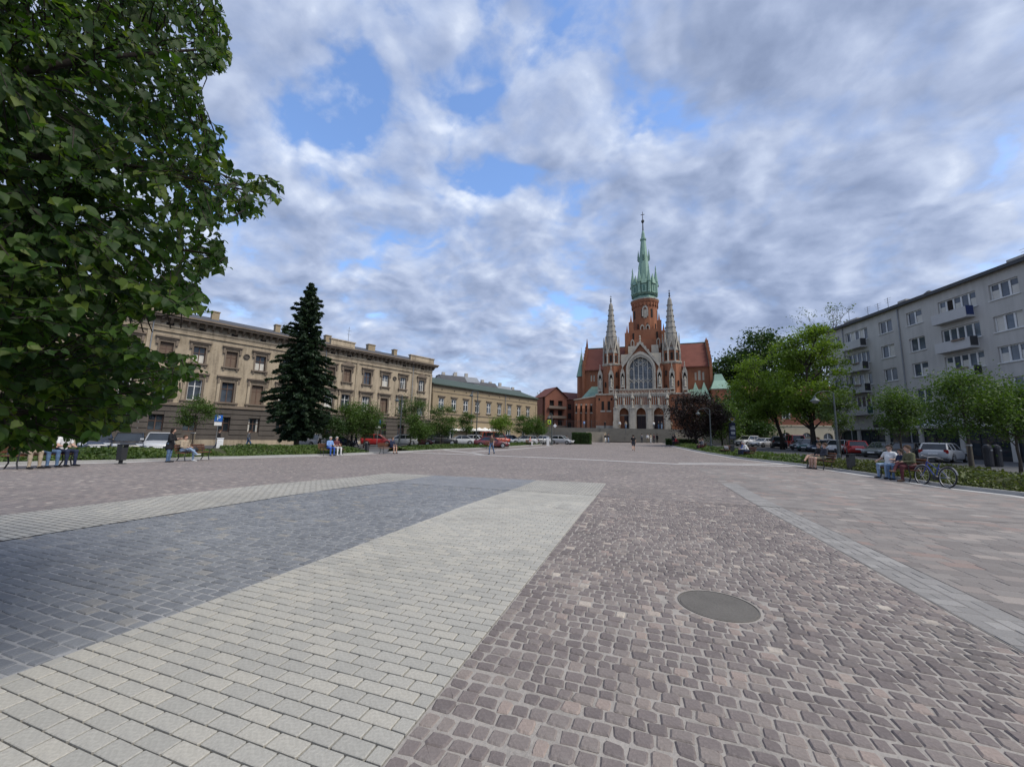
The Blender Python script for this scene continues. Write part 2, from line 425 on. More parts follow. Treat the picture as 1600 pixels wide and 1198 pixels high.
lay(porph, 'porphyry_setts', UE[3] + .004, UE[4] - .01, -.2, VN, .105, .085, .132, .012, .008, .008, 'rand', 1, .0035,
    skip=lambda u, v: math.hypot(u - MAN[0], v - MAN[1]) < .47)
lay(white, 'white_setts', UE[2] + .004, UE[3] - .002, -.2, VN, .1, .2, .2, .008, .0016, .003, 'half', 2, .0012, name='paver', cut=.06)
lay(blue, 'blue_setts', UE[1] + .004, UE[2] - .004, -.2, VN, .104, .15, .205, .012, .006, .007, 'half', 3, .004, name='sett', cut=.1)
BO_ST = [(0, (.225, .216, .205)), (.6, (.26, .248, .235)), (1, (.31, .297, .28))]
pavemat('border_setts', BO_ST, SJ, .2, .1, .005, True, .2); pavemat('border_far', BO_ST, SJ, .25, .2, .005, False, jn=.02)
tag(strip('b', UE[4] + .01, UE[4] + .51, VN, 15.6, .0075, None, 2, 8).build('border_pavement', 'border_far', rz=-AX), kind='structure')
lay(slab, 'border_setts', UE[4] + .01, UE[4] + .26, -.2, VN, .16, .25, .25, .008, .002, .003, 'half', 5, .003, name='border_stone', cut=.05)
lay(slab, 'border_setts', UE[4] + .27, UE[4] + .51, -.2, VN, .22, .24, .24, .008, .002, .003, 'half', 6, .003, name='border_stone', cut=.05)
lay(slab, 'slab_setts', UE[4] + .52, 9.5, -.2, VN, .215, .2, .42, .007, .003, .003, 'half', 4, .0015, name='paving_slab', cut=.05)
# manhole with its ring of small pale stones
mh = thing('manhole_cover', 'dark round iron manhole cover set in the purple cobbles', 'manhole cover', (*xy(MAN[0], MAN[1]), 0))
mb = MB(); mb.lathe([(.325, -.03), (.325, -.006), (.32, -.003), (.01, -.001)], n=48); mb.build('lid', 'iron_cover', mh)
mb = MB(); mb.lathe([(.342, -.03), (.342, -.004), (.338, -.002), (.33, -.002), (.328, -.02), (.3, -.021)], n=48); mb.build('frame', 'iron_cover', mh)
r = random.Random(9)
for k in range(26):
    a = 2 * PI * k / 26; q = MB()
    sett_shape(q, (0, 0, 0), .085, .092, 0, .006, r, r.uniform(.5, .96), .009)
    link('sett', q.mesh('sett', 'porphyry_setts'), porph, (MAN[0] + .41 * math.cos(a), MAN[1] + .41 * math.sin(a), .001), a)
# pale bands of flagstone that cross the square, and kerbs along the beds
def band(name, pts, w, dz, m, h=0):
    """a ribbon along ground points, raised by h"""
    mb = MB(); n = len(pts)
    for i, p in enumerate(pts):
        a = Vector(pts[max(0, i - 1)]); b = Vector(pts[min(n - 1, i + 1)]); d = (b - a); d.z = 0; d.normalize(); s = Vector((d.y, -d.x, 0)) * w / 2
        for q, z in ((-1, -.1), (-1, 1), (1, 1), (1, -.1)):
            c = Vector(p) + s * q; mb.v.append((c.x, c.y, G(c.x, c.y) + (dz + h if z > 0 else -.1)))
    for i in range(n - 1):
        for k in range(3):
            mb.f.append((i * 4 + k, i * 4 + k + 1, i * 4 + 4 + k + 1, i * 4 + 4 + k)); mb.mi.append(0)
    return mb.build(name, m)
def densify(pts, step=1.0):
    out = []
    for a, b in zip(pts, pts[1:]):
        a, b = Vector(a), Vector(b); n = max(1, int((b - a).length / step))
        out += [tuple(a.lerp(b, i / n)) for i in range(n)]
    return out + [tuple(pts[-1])]
for pts, w in (([gp(645, 707), gp(760, 711), gp(900, 717), gp(1060, 725), gp(1240, 728.5)], .42), ([gp(690, 702.5), gp(740, 708), gp(760, 711.5)], .4),
               ([gp(735, 706), gp(800, 702), gp(860, 697)], .4), ([gp(1060, 723), gp(1160, 724.5), gp(1245, 725)], .35)):
    tag(band('pale_flagstone_path', densify(pts), w, .008, 'pale_strip'), kind='structure')
KLV = (-10, 0, 7.8, 9.7, 13, 17, 19.5, 22.6, 27, 31.7, 37, 43, 51, 61)
KL = [xy(UL(v), v) + (0,) for v in KLV]
KR = [xy(UR(v), v) + (0,) for v in (-10, 5, 16.3, 17.7, 20, 22.4, 27.6, 33.2, 40, 46.3, 54, 61.7)]
tag(band('kerb', densify(KL), .16, 0, 'kerb_stone', .12), kind='structure')
tag(band('kerb', densify(KR), .16, 0, 'kerb_stone', .12), kind='structure')
tag(band('pale_flagstone_path', densify([xy(UL(v) + .32, v) + (0,) for v in KLV[:10]]), .3, .007, 'pale_strip'), kind='structure')
tag(band('pale_flagstone_path', densify([xy(UR(v) - .32, v) + (0,) for v in (-10, 5, 16.3, 17.7, 20, 22.4, 27.6, 33.2, 46.3, 61)]), .3, .007, 'pale_strip'), kind='structure')
# ------------------------------------------------------------------ church
mat('church_brick', (.285, .12, .066), .9, .42, .5, 14, streak=.35)
mat('church_stone', (.43, .39, .325), .85, .42, 1.4, 10, streak=.45, c2=(.22, .19, .155))
mat('spire_stone', (.29, .27, .235), .85, .38, 1.0, 10, streak=.45)
mat('copper', (.22, .345, .275), .65, .35, .6, 8, streak=.45)
mat('tracery_stone', (.52, .49, .43), .85, .2, 2, 12)
mat('copper_dark', (.07, .15, .12), .6, .3, .6, 8)
mat('roof_tile', (.165, .06, .044), .85, .25, .6, 16)
mat('plaster_white', (.52, .47, .38), .9, .2, 1, 8)
mat('door_wood', (.045, .03, .032), .6, .3, 2, 20)
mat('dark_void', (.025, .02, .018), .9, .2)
glass('church_glass', (.085, .095, .105), .35)
mat('lead_iron', (.06, .062, .065), .5, .2, 2, 20, metal=.3)
mat('step_stone', (.19, .175, .148), .9, .25, 1.0, 14)
mat('wall_cream', (.38, .33, .25), .9, .25, .7, 9, streak=.3)
CH_AZ = R(20.5); CH_O = Vector((29.07, 86.0, 3.9))
CH = thing('church', 'tall red brick church with three pointed spires and a green copper steeple', 'church', CH_O, -CH_AZ)
def arc_e(w, r): return (r * r - w * w) / (2 * w)
def arch_h(x, w, zs, za):
    r = za - zs; e = arc_e(w, r); q = (w + e) ** 2 - (abs(x) + e) ** 2
    return zs + math.sqrt(max(0, q))
def arch_pts(c, w, zs, za, n=8):
    """from the left springing over the apex to the right springing"""
    xs = [-w * math.cos(PI / 2 * i / n) for i in range(n + 1)]
    L_ = [(c + x, arch_h(x, w, zs, za)) for x in xs]
    return L_ + [(2 * c - x, z) for x, z in L_[-2::-1]]
def arch_wall(mb, xa, xb, z0, z1, c, w, zs, za, y0, y1):
    P = arch_pts(c, w, zs, za); h = len(P) // 2
    mb.prism([(xa, z0), (c - w, z0)] + P[:h + 1] + [(c, z1), (xa, z1)], y0, y1)
    mb.prism([(xb, z0), (xb, z1), (c, z1)] + P[h:] + [(c + w, z0)], y0, y1)
def arch_ring(mb, c, w0, w1, z0, zs, za0, za1, y0, y1):
    I = [(c - w0, z0)] + arch_pts(c, w0, zs, za0) + [(c + w0, z0)]; O_ = [(c - w1, z0)] + arch_pts(c, w1, zs, za1) + [(c + w1, z0)]
    for k in range(len(I) - 1): mb.prism([I[k], I[k + 1], O_[k + 1], O_[k]], y0, y1)
def statue(mb, x, y, z, s=1.0):
    mb.lathe([(.28*s, 0), (.28*s, .12*s), (.2*s, .2*s), (.24*s, .5*s), (.22*s, 1.0*s), (.27*s, 1.35*s), (.1*s, 1.5*s), (.13*s, 1.62*s), (.12*s, 1.75*s), (.02*s, 1.84*s)], (x, y, z), 8)
def pinnacle(mb, x, y, z0, z1, w):
    h = z1 - z0
    mb.box(x - w / 2, x + w / 2, y - w / 2, y + w / 2, z0, z0 + h * .35)
    mb.lathe([(w * .78, h * .35), (w * .6, h * .42), (w * .12, h * .9), (w * .3, h * .93), (.02, h)], (x, y, z0), 4, PI / 4)
def niche(parent, x, y, z0, z1, w, front=-1):
    """stone niche with gablet, statue and finial"""
    o = MB(); h = z1 - z0
    for s in (-1, 1): o.box(x + s * w * .42 - w * .1, x + s * w * .42 + w * .1, y - .25, y + .1, z0, z0 + h * .68)
    o.box(x - w * .52, x + w * .52, y - .3, y + .1, z0 - .25, z0)
    o.box(x - w * .52, x + w * .52, y - .32, y + .1, z0 + h * .06, z0 + h * .16)
    arch_ring(o, x, w * .32, w * .46, z0 + h * .5, z0 + h * .5, z0 + h * .66, z0 + h * .8, y - .3, y + .05)
    o.prism([(x - w * .5, z0 + h * .66), (x, z0 + h * .9), (x - w * .2, z0 + h * .62)], y - .33, y - .1)
    o.prism([(x + w * .5, z0 + h * .66), (x + w * .2, z0 + h * .62), (x, z0 + h * .9)], y - .33, y - .1)
    o.lathe([(w * .12, 0), (w * .05, h * .1), (w * .12, h * .12), (.01, h * .16)], (x, y - .2, z0 + h * .86), 6)
    statue(o, x, y - .2, z0 + h * .17, h * .19)
    n = o.build('niche', 'church_stone', parent)
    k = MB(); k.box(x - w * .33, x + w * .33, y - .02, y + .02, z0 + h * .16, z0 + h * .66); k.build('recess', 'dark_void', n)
    return n
# portal
pw = MB(); cs = (-3.68, 0.0, 3.68)
for c in cs: arch_wall(pw, c - 1.84, c + 1.84, 0, 5.4, c, 1.15, 3.5, 5.0, 0, .9)
pw.box(-5.9, -5.52, 0, .9, 0, 5.4); pw.box(5.52, 5.9, 0, .9, 0, 5.4)
PT = pw.build('portal', 'church_stone', CH)
b = MB(); b.box(-5.86, 5.86, .06, .9, 5.4, 7.45); b.box(-5.88, 5.88, .9, 3.0, 0, 8.0) if False else None
b.build('brick_frieze', 'church_brick', PT)
b = MB()
for i in range(27):
    x = -5.75 + i * 11.5 / 26
    b.box(x - .07, x + .07, -.02, .06, 5.0 + .5 * abs(math.cos((x) * PI / 3.68)), 7.2)
    b.prism([(x - .22, 7.2), (x + .22, 7.2), (x + .12, 7.45), (x - .12, 7.45)], -.05, .06)
b.build('frieze_ribs', 'church_stone', PT)
b = MB(); b.box(-6.05, 6.05, -.15, 3.0, 7.45, 7.75); b.box(-6.1, 6.1, -.22, .3, 7.75, 7.95); b.build('cornice', 'church_stone', PT)
b = MB(); n = 17
for i in range(n):
    x0 = -5.9 + i * 11.8 / n; x1 = x0 + 11.8 / n; xm = (x0 + x1) / 2
    b.tube([(x0, 0, 8.0), (xm, 0, 8.75), (x1, 0, 8.0)], .075, 5); b.tube([(x0, 0, 8.8), (xm, 0, 8.05), (x1, 0, 8.8)], .05, 5)
b.box(-6, 6, -.1, .1, 8.8, 9.02); b.box(-6, 6, -.12, .12, 7.95, 8.06)
b.build('balustrade', 'church_stone', PT)
for c in cs:                                     # deep porch behind each arch
    o = MB(); arch_ring(o, c, 1.0, 1.32, 0, 3.5, 4.75, 5.25, -.12, .02); o.build('arch_moulding', 'church_stone', PT)
    o = MB(); o.box(c - 1.7, c + 1.7, 1.5, 1.6, 0, 5.3); o.build('porch_wall', 'church_brick', PT)
    o = MB(); o.box(c - .95, c + .95, 1.42, 1.5, 3.0, 3.28); o.build('lintel', 'church_stone', PT)
    d = MB()
    if c == cs[0]:
        d.box(c - .05, c + .9, 1.40, 1.49, 0, 3.0); d.box(c + .55, c + .62, .9, 1.4, 0, 3.0)
    else:
        d.box(c - .93, c - .01, 1.40, 1.49, 0, 3.0); d.box(c + .01, c + .93, 1.40, 1.49, 0, 3.0)
        for s in (-1, 1):
            for q in range(3): d.box(c + s * .47 - .3, c + s * .47 + .3, 1.37, 1.40, .25 + q * .92, .95 + q * .92)
    d.build('door', 'door_wood', PT)
for x in (-5.5, -1.84, 1.84, 5.5):               # piers with statues
    o = MB(); o.box(x - .62, x + .62, -.35, 0, 0, 1.5); o.box(x - .5, x + .5, -.28, 0, 1.5, 4.5)
    o.prism([(x - .62, 1.5), (x + .62, 1.5), (x + .5, 1.75), (x - .5, 1.75)], -.33, 0)
    o.box(x - .55, x + .55, -.4, 0, 4.5, 4.75); statue(o, x, -.15, 4.75, 1.0); o.build('pier', 'church_stone', PT)
    o = MB(); o.box(x - .42, x + .42, -.3, .02, 6.7, 6.95); o.lathe([(.4, 0), (.32, .3), (.06, 1.3), (.1, 1.4), (.01, 1.6)], (x, -.1, 6.95), 6); o.build('canopy', 'church_stone', PT)
for x in cs:
    o = MB(); statue(o, x, -.1, 5.35, .9); o.box(x - .3, x + .3, -.25, .05, 5.2, 5.36); o.build('statue', 'church_stone', PT)
# front wall above the portal, with the great window
FW = MB(); WS, WA = 14.0, 17.3
arch_wall(FW, -4.9, 4.9, 7.9, 16.6, 0, 2.75, WS, 16.59, 3.2, 4.2) if False else None
P = arch_pts(0, 2.75, WS, WA); h = len(P) // 2
FW.prism([(-4.9, 7.9), (-2.75, 7.9), (-2.75, 9.4)] + P[:h + 1] + [(0, 20.2), (-4.2, 14.6), (-4.9, 14.6)], 3.2, 4.2)
FW.prism([(4.9, 14.6), (4.2, 14.6), (0, 20.2)] + P[h:] + [(2.75, 9.4), (2.75, 7.9), (4.9, 7.9)], 3.2, 4.2)
FW.box(-2.75, 2.75, 3.2, 4.2, 7.9, 9.3)
FWo = FW.build('front_wall', 'church_brick', CH)
GW = MB()
for i in range(-12, 12):
    pass
GW.prism([(-2.8, 9.3), (2.8, 9.3)] + arch_pts(0, 2.8, WS, WA)[::-1], 3.75, 3.8)
WIN = GW.build('great_window', 'church_glass', CH)
o = MB(); arch_ring(o, 0, 2.55, 3.3, 9.3, WS, 16.95, 18.3, 2.75, 3.5); arch_ring(o, 0, 2.9, 3.2, 9.3, WS, 17.5, 18.0, 2.6, 2.75); o.box(-3.3, 3.3, 2.7, 3.6, 9.1, 9.35); o.build('window_frame', 'church_stone', WIN)
o = MB()
for x in (-1.53, -.51, .51, 1.53): o.box(x - .085, x + .085, 3.45, 3.62, 9.3, arch_h(x, 2.7, WS, WA) - .3)
for i in range(5):
    c = -2.04 + i * 1.02; top = min(arch_h(c - .5, 2.7, WS, WA), arch_h(c + .5, 2.7, WS, WA)) - 1.1
    P = arch_pts(c, .5, max(10.5, top - .3), top + .55, 5)
    for a, bb in zip(P, P[1:]): o.tube([(a[0], 3.5, a[1]), (bb[0], 3.5, bb[1])], .08, 4)
    for zb in (11.35,):
        o.tube([(c - .51, 3.5, zb - .55), (c, 3.5, zb + .05), (c + .51, 3.5, zb - .55)], .075, 4)
        o.tube([(c - .51, 3.5, zb + .55), (c, 3.5, zb - .05), (c + .51, 3.5, zb + .55)], .075, 4)
for k in range(3):
    a = PI / 2 + (k - 1) * 1.0; o.tube([(.55 * math.cos(t) + .75 * math.cos(a) * (k != 1), 3.5, 15.3 + .5 * (k == 1) + .4 * math.sin(t)) for t in [2 * PI * j / 10 for j in range(11)]], .075, 4, False)
o.build('tracery', 'tracery_stone', WIN)
o = MB()
for z in [9.9 + .62 * i for i in range(9)]: o.box(-2.6, 2.6, 3.70, 3.74, z - .015, z + .015)
o.build('saddle_bars', 'lead_iron', WIN)
o = MB()
for s in (-1, 1): o.prism([(s * 4.3, 15.1), (s * 4.05, 14.5), (0, 20.1), (0, 20.9)][::s], 2.6, 4.4)
for i in range(6):
    for s in (-1, 1): o.obox((s * (3.7 - i * .62), 2.8, 15.9 + i * .86), (.28, .3, .28), 0, 0, R(45))
o.lathe([(.25, 0), (.12, .5), (.3, .75), (.08, 1.0), (.22, 1.3), (.02, 1.7)], (0, 3.2, 20.6), 6)
o.build('gable', 'church_stone', CH)
for x in (-4.1, 4.1): niche(CH, x, 3.0, 9.4, 15.2, 1.0)
# turrets
for s in (-1, 1):
    x, y = s * 6.85, 5.2
    o = MB(); o.lathe([(2.15, 0), (2.15, 15.4)], (x, y, 0), 8, PI / 8); o.lathe([(1.8, 15.4), (1.8, 19.5)], (x, y, 0), 8, PI / 8)
    T_ = o.build('turret', 'church_brick', CH)
    o = MB(); o.lathe([(2.2, 15.2), (2.4, 15.5), (2.4, 15.75), (2.05, 15.8)], (x, y, 0), 8, PI / 8); o.lathe([(2.25, 8.0), (2.3, 8.3), (2.2, 8.4)], (x, y, 0), 8, PI / 8); o.build('cornice', 'church_stone', T_)
    o = MB()
    for k in range(8):
        a = PI / 4 * k; ca, sa = math.cos(a), math.sin(a)
        m = MB(); m.prism([(-.82, 18.0), (-.66, 17.9), (0, 20.6), (.66, 17.9), (.82, 18.0), (0, 22.1)], 0, .25)
        m.prism([(-.16, 21.6), (.16, 21.6), (0, 22.7)], .05, .2)
        o.add([(x + (1.95 - p[1]) * ca - p[0] * sa, y + (1.95 - p[1]) * sa + p[0] * ca, p[2]) for p in m.v], m.f)
        a += PI / 8; pinnacle(o, x + 2.0 * math.cos(a), y + 2.0 * math.sin(a), 15.7, 21.0, .34)
    o.build('gablets', 'church_stone', T_)
    o = MB()
    for k in range(8):
        a = PI / 4 * k; o.obox((x + 1.7 * math.cos(a), y + 1.7 * math.sin(a), 17.0), (.06, .5, 1.7), a)
    o.build('belfry_openings', 'dark_void', T_)
    o = MB(); prof = [(1.95, 18.4), (1.6, 20.5), (1.35, 22.6)]; z = 22.6; rr = 1.35
    for i in range(6): prof += [(rr * 1.06, z + .02), (rr * .84 , z + 1.4)]; z += 1.4; rr *= .84; prof[-1] = (rr, z)
    prof += [(.2, 31.6)]
    o.lathe(prof, (x, y, 0), 8, PI / 8)
    for i in range(6):
        for k in range(8):
            a = PI / 4 * k + PI / 8; q = 1.42 * .84 ** i; o.obox((x + q * math.cos(a), y + q * math.sin(a), 22.7 + i * 1.4), (.2, .2, .26), a)
    sp = o.build('spire', 'spire_stone', T_)
    o = MB(); o.lathe([(.16, 31.4), (.1, 31.9), (.3, 32.1), (.08, 32.3), (.22, 32.7), (.05, 32.9), (.04, 33.6)], (x, y, 0), 8); o.box(x - .25, x + .25, y - .03, y + .03, 33.2, 33.28); o.build('finial', 'lead_iron', T_)
    niche(CH, x - .1 * s, 3.0, 8.7, 15.3, 1.1)
    o = MB()
    for dx, zz in ((1.35 * -s, 13.0), (1.3 * s, 10.6), (1.35 * -s, 9.6)): o.box(x + dx - .13, x + dx + .13, 3.3, 3.7, zz - .6, zz + .6)
    o.build('slit_window', 'dark_void', T_)
    # buttress niches beside the turret
    xb = s * 9.5; o = MB(); o.box(xb - .6, xb + .6, 4.2, 6.5, 0, 12.0); o.build('buttress', 'church_brick', CH)
    niche(CH, xb, 4.15, 8.6, 15.6, 1.1)
# low walls beside the portal
o = MB(); o.box(-10.2, -5.9, 1.6, 5, 0, 7.9); o.box(5.9, 10.4, 1.6, 5, 0, 7.9)
o.prism([(-15.6, 0), (-10.2, 0), (-10.2, 7.7), (-15.6, 6.9)], 3.0, 9.0); o.prism([(10.4, 0), (14.6, 0), (14.6, 6.4), (10.4, 7.0)], 3.0, 9.0)
o.box(-5.9, 5.9, 1.6, 3.2, 0, 7.45)
AI = o.build('aisle_wall', 'church_brick', CH)
o = MB(); o.box(-10.35, -5.95, 1.45, 5, 7.9, 8.15); o.box(5.95, 10.55, 1.45, 5, 7.9, 8.15)
o.prism([(-15.8, 6.85), (-10.2, 7.7), (-10.2, 7.95), (-15.8, 7.1)], 2.85, 9.0); o.prism([(10.4, 7.0), (14.8, 6.4), (14.8, 6.65), (10.4, 7.25)], 2.85, 9.0)
for x in (-7.2, -8.6, 7.4, 8.8): o.box(x - .55, x + .55, 1.52, 1.6, 3.9, 4.25)
for x in (-11.5, -12.7, -13.9, -15.1): o.box(x - .3, x + .3, 2.9, 3.0, 3.6, 3.9); o.box(x - .2, x + .2, 2.9, 3.0, 5.6, 5.9)
o.box(-15.7, -5.95, 1.5, 3.0, 0, .55) if False else o.box(-10.2, -6.2, 1.5, 1.6, 0, .7)
o.build('coping', 'church_stone', AI)
o = MB()
for x in (-7.2, -8.6, 7.4, 8.8): o.box(x - .28, x + .28, 1.55, 1.62, 4.3, 6.4)
for x in (-11.5, -12.7, -13.9, -15.1): o.box(x - .2, x + .2, 2.95, 3.02, 3.95, 5.4)
for x in (-9.4, -6.6, 6.7, 9.6): o.box(x - .18, x + .18, 1.57, 1.62, 6.6, 7.2)
o.build('lancet_window', 'dark_void', AI)
o = MB()
for x in (-10.2, -12.1, -13.3, -14.5):
    o.box(x - .3, x + .3, 2.2, 3.0, 0, 4.8); o.prism([(2.2, 4.8), (3.0, 4.8), (3.0, 6.0)], x - .3, x + .3, 'x')
for x in (11.4, 12.9): o.box(x - .3, x + .3, 2.2, 3.0, 0, 4.8); o.prism([(2.2, 4.8), (3.0, 4.8), (3.0, 6.0)], x - .3, x + .3, 'x')
o.build('buttresses', 'church_brick', AI)
def leanto(mb, x0, x1, y0, z0, y1, z1, t=.12):
    mb.add([(x0, y0, z0), (x1, y0, z0), (x1, y1, z1), (x0, y1, z1), (x0, y0, z0 - t), (x1, y0, z0 - t), (x1, y1, z1 - t), (x0, y1, z1 - t)],
           [(0, 1, 2, 3), (7, 6, 5, 4), (0, 4, 5, 1), (1, 5, 6, 2), (2, 6, 7, 3), (3, 7, 4, 0)])
o = MB(); leanto(o, -12.6, -9.0, 5.8, 7.8, 10.9, 11.2)
o.add([(-14.6, 5.4, 7.3), (-12.6, 5.8, 7.8), (-12.6, 10.9, 11.2)], [(0, 1, 2)])
for x in (11.9, 13.7): o.lathe([(1.75, 7.0), (.05, 11.2)], (x, 7.2, 0), 4, PI / 4)
leanto(o, 9.0, 14.8, 6.0, 7.2, 10.9, 10.0)
o.build('aisle_roof', 'copper', CH)
# transept
ZE, ZR = 15.8, 22.7
o = MB(); o.holes(-14.6, 15.6, 5, ZE, [(-12.9, -12.5, 12.6, 14.3), (-12.2, -11.8, 12.6, 14.3), (12.2, 12.65, 12.2, 14.2), (12.95, 13.55, 12.2, 14.6), (13.85, 14.3, 12.2, 14.2)], 11, 11.8)
o.box(-14.6, 15.6, 21.2, 22, 0, ZE); o.box(-14.6, -13.9, 11.8, 21.2, 0, ZE); o.box(14.9, 15.6, 11.8, 21.2, 0, ZE)
TR = o.build('transept', 'church_brick', CH)
o = MB()
for x0, x1, z0, z1 in ((-12.9, -12.5, 12.6, 14.3), (-12.2, -11.8, 12.6, 14.3), (12.2, 12.65, 12.2, 14.2), (12.95, 13.55, 12.2, 14.6), (13.85, 14.3, 12.2, 14.2)): o.box(x0, x1, 11.15, 11.25, z0, z1)
o.box(-14.7, 15.7, 10.9, 11.0, ZE - .35, ZE - .1); o.build('blind_window', 'plaster_white', TR)
o = MB(); o.prism([(10.6, ZE - .15), (16.5, ZR), (22.4, ZE - .15), (22.4, ZE - .4), (16.5, ZR - .3), (10.6, ZE - .4)], -14.4, 15.4, 'x'); RF = o.build('roof', 'roof_tile', TR)
o = MB(); o.tube([(-14.4, 16.5, ZR + .05), (15.4, 16.5, ZR + .05)], .13, 6); o.build('ridge', 'copper_dark', TR)
for x0, x1 in ((-15.0, -14.4), (15.4, 16.0)):
    o = MB(); n = 6
    for i in range(n):
        z = ZE + (ZR - ZE) * i / n; hw = 5.9 * (1 - i / n); o.box(x0, x1, 16.5 - hw - .35, 16.5 + hw + .35, z - .4 if i else 0, z + (ZR - ZE) / n + .35)
    hp_ = 3.0 if x0 < 0 else 1.3; o.lathe([(.4, ZR), (.35, ZR + hp_ * .4), (.05, ZR + hp_)], ((x0 + x1) / 2, 16.5, 0), 4, PI / 4); o.build('gable_wall', 'church_brick', TR)
o = MB(); o.prism([(10.3, ZE - .2), (16.5, ZR + .7), (16.5, ZR + .45), (10.3, ZE - .5)], 15.35, 16.08, 'x'); o.build('gable_flashing', 'copper', TR)
# nave between transept and front, and tower base
o = MB(); o.box(-6.5, 6.5, 4.2, 11, 7, 15.5); o.box(-4.6, 5.4, 4.3, 8, 15.2, 17.0); o.build('nave_wall', 'church_brick', CH)
o = MB(); o.box(-4.5, -1.6, 4.22, 4.9, 15.5, 18.0); o.box(1.6, 4.6, 4.22, 4.9, 15.5, 18.0); o.box(-2.9, -1.3, 6, 6.6, 18, 20.4); o.box(2.5, 4.1, 6, 6.6, 18, 20.4); o.build('plaster_panel', 'plaster_white', CH)
TX, TY = 1.1, 12.0
o = MB(); o.box(TX - 5.0, TX + 5.0, 7, 17, 8, 18.8); o.box(TX - 4.7, TX + 4.7, 7.3, 16.7, 18.8, 22.2); o.box(TX - 3.7, TX + 3.7, 8.3, 15.7, 22.2, 25.0)
for sx in (-1, 1):
    for q, zt in ((4.3, 24.2), (3.35, 27.2)):
        o.box(TX + sx * q - .55, TX + sx * q + .55, 7.0 + (4.7 - q), 8.1 + (4.7 - q), 18, zt)
        o.lathe([(.42, 0), (.3, .5), (.02, 2.0)], (TX + sx * q, 7.55 + (4.7 - q), zt), 4, PI / 4)
o.lathe([(3.05, 18), (3.05, 31.6), (3.2, 31.8), (3.2, 32.3), (3.45, 32.8), (3.45, 33.3)], (TX, TY, 0), 16)
for k in range(24):
    a = 2 * PI * k / 24; o.obox((TX + 3.15 * math.cos(a), TY + 3.15 * math.sin(a), 31.9), (.35, .3, .9), a)
TWo = o.build('tower', 'church_brick', CH)
o = MB()
for k in range(16):
    a = 2 * PI * (k + .5) / 16
    if k % 2: o.obox((TX + 3.0 * math.cos(a), TY + 3.0 * math.sin(a), 29.5), (.15, .5, 2.2), a)
    else: o.obox((TX + 3.0 * math.cos(a), TY + 3.0 * math.sin(a), 26.2), (.15, .35, 1.3), a)
for x in (-2.8, 2.8): o.box(TX + x - .2, TX + x + .2, 8.2, 8.33, 22.6, 24.2) ; o.box(TX + x * 1.35 - .2, TX + x * 1.35 + .2, 7.2, 7.33, 19.3, 21.0)
o.build('belfry_window', 'dark_void', TWo)
o = MB()
for dx in (-.65, .65):
    arch_ring(o, TX + dx, .3, .52, 23.6, 25.6, 26.1, 26.5, 8.65, 8.95)
for dx in (-3.0, 3.0): arch_ring(o, TX + dx, .24, .44, 19.8, 21.5, 22.0, 22.4, 7.0, 7.3)
arch_ring(o, TX + .1, .45, .75, 28.6, 30.2, 31.0, 31.7, 8.85, 9.05)
o.box(TX - .3, TX + .5, 8.85, 8.95, 28.2, 30.4)
o.lathe([(3.55, 33.2), (3.6, 33.5), (3.3, 33.55)], (TX, TY, 0), 16)
o.build('window_surround', 'church_stone', TWo)
# copper steeple
o = MB(); o.lathe([(3.1, 33.5), (2.95, 34.1), (2.7, 34.5), (3.15, 34.9), (3.2, 35.2), (3.0, 35.2), (3.0, 37.4), (3.15, 37.5), (2.2, 38.4), (1.75, 39.2), (1.3, 43.8), (.85, 48.5), (.42, 52.5), (.2, 53.4)], (TX, TY, 0), 8, PI / 8)
o.lathe([(.62, 50.4), (.85, 50.7), (.85, 51.0), (.55, 51.2)], (TX, TY, 0), 8, PI / 8)
SP = o.build('steeple', 'copper', CH)
o = MB()
for k in range(8):
    a = PI / 4 * k; ca, sa = math.cos(a), math.sin(a)
    o.obox((TX + 3.0 * ca, TY + 3.0 * sa, 36.2), (.5, 1.15, 2.3), a)
    o.lathe([(.85, 37.35), (.75, 37.6), (.03, 40.2)], (TX + 2.95 * ca, TY + 2.95 * sa, 0), 4, a + PI / 4)
    a += PI / 8; ca, sa = math.cos(a), math.sin(a)
    o.lathe([(.42, 34.9), (.5, 35.3), (.42, 35.5), (.4, 37.8), (.55, 38.0), (.12, 41.3), (.16, 41.6), (.03, 42.6)], (TX + 3.1 * ca, TY + 3.1 * sa, 0), 6)
o.build('gallery', 'copper', SP)
o = MB()
for k in range(8):
    a = PI / 4 * k; o.obox((TX + 3.26 * math.cos(a), TY + 3.26 * math.sin(a), 36.1), (.06, .5, 1.4), a)
for k in range(4):
    a = PI / 2 * k; o.obox((TX + 1.55 * math.cos(a), TY + 1.55 * math.sin(a), 45.3), (.1, .3, .6), a)
o.lathe([(2.75, 34.45), (2.9, 34.6), (2.75, 34.8)], (TX, TY, 0), 16)
o.build('louvre', 'copper_dark', SP)
o = MB()
for k in range(8):
    a = PI / 4 * k; q = 1.22
    if k % 2 == 0: o.obox((TX + q * math.cos(a), TY + q * math.sin(a), 45.3), (.5, .5, 1.1), a); o.lathe([(.36, 45.85), (.02, 48.0)], (TX + (q + .1) * math.cos(a), TY + (q + .1) * math.sin(a), 0), 4, a + PI / 4)
o.build('lucarne', 'copper', SP)
o = MB(); o.lathe([(.2, 53.2), (.12, 55.5), (.4, 56.0), (.42, 56.3), (.1, 56.7), (.07, 58.9)], (TX, TY, 0), 8); o.box(TX - .5, TX + .5, TY - .05, TY + .05, 58.0, 58.14); o.build('cross', 'lead_iron', SP)
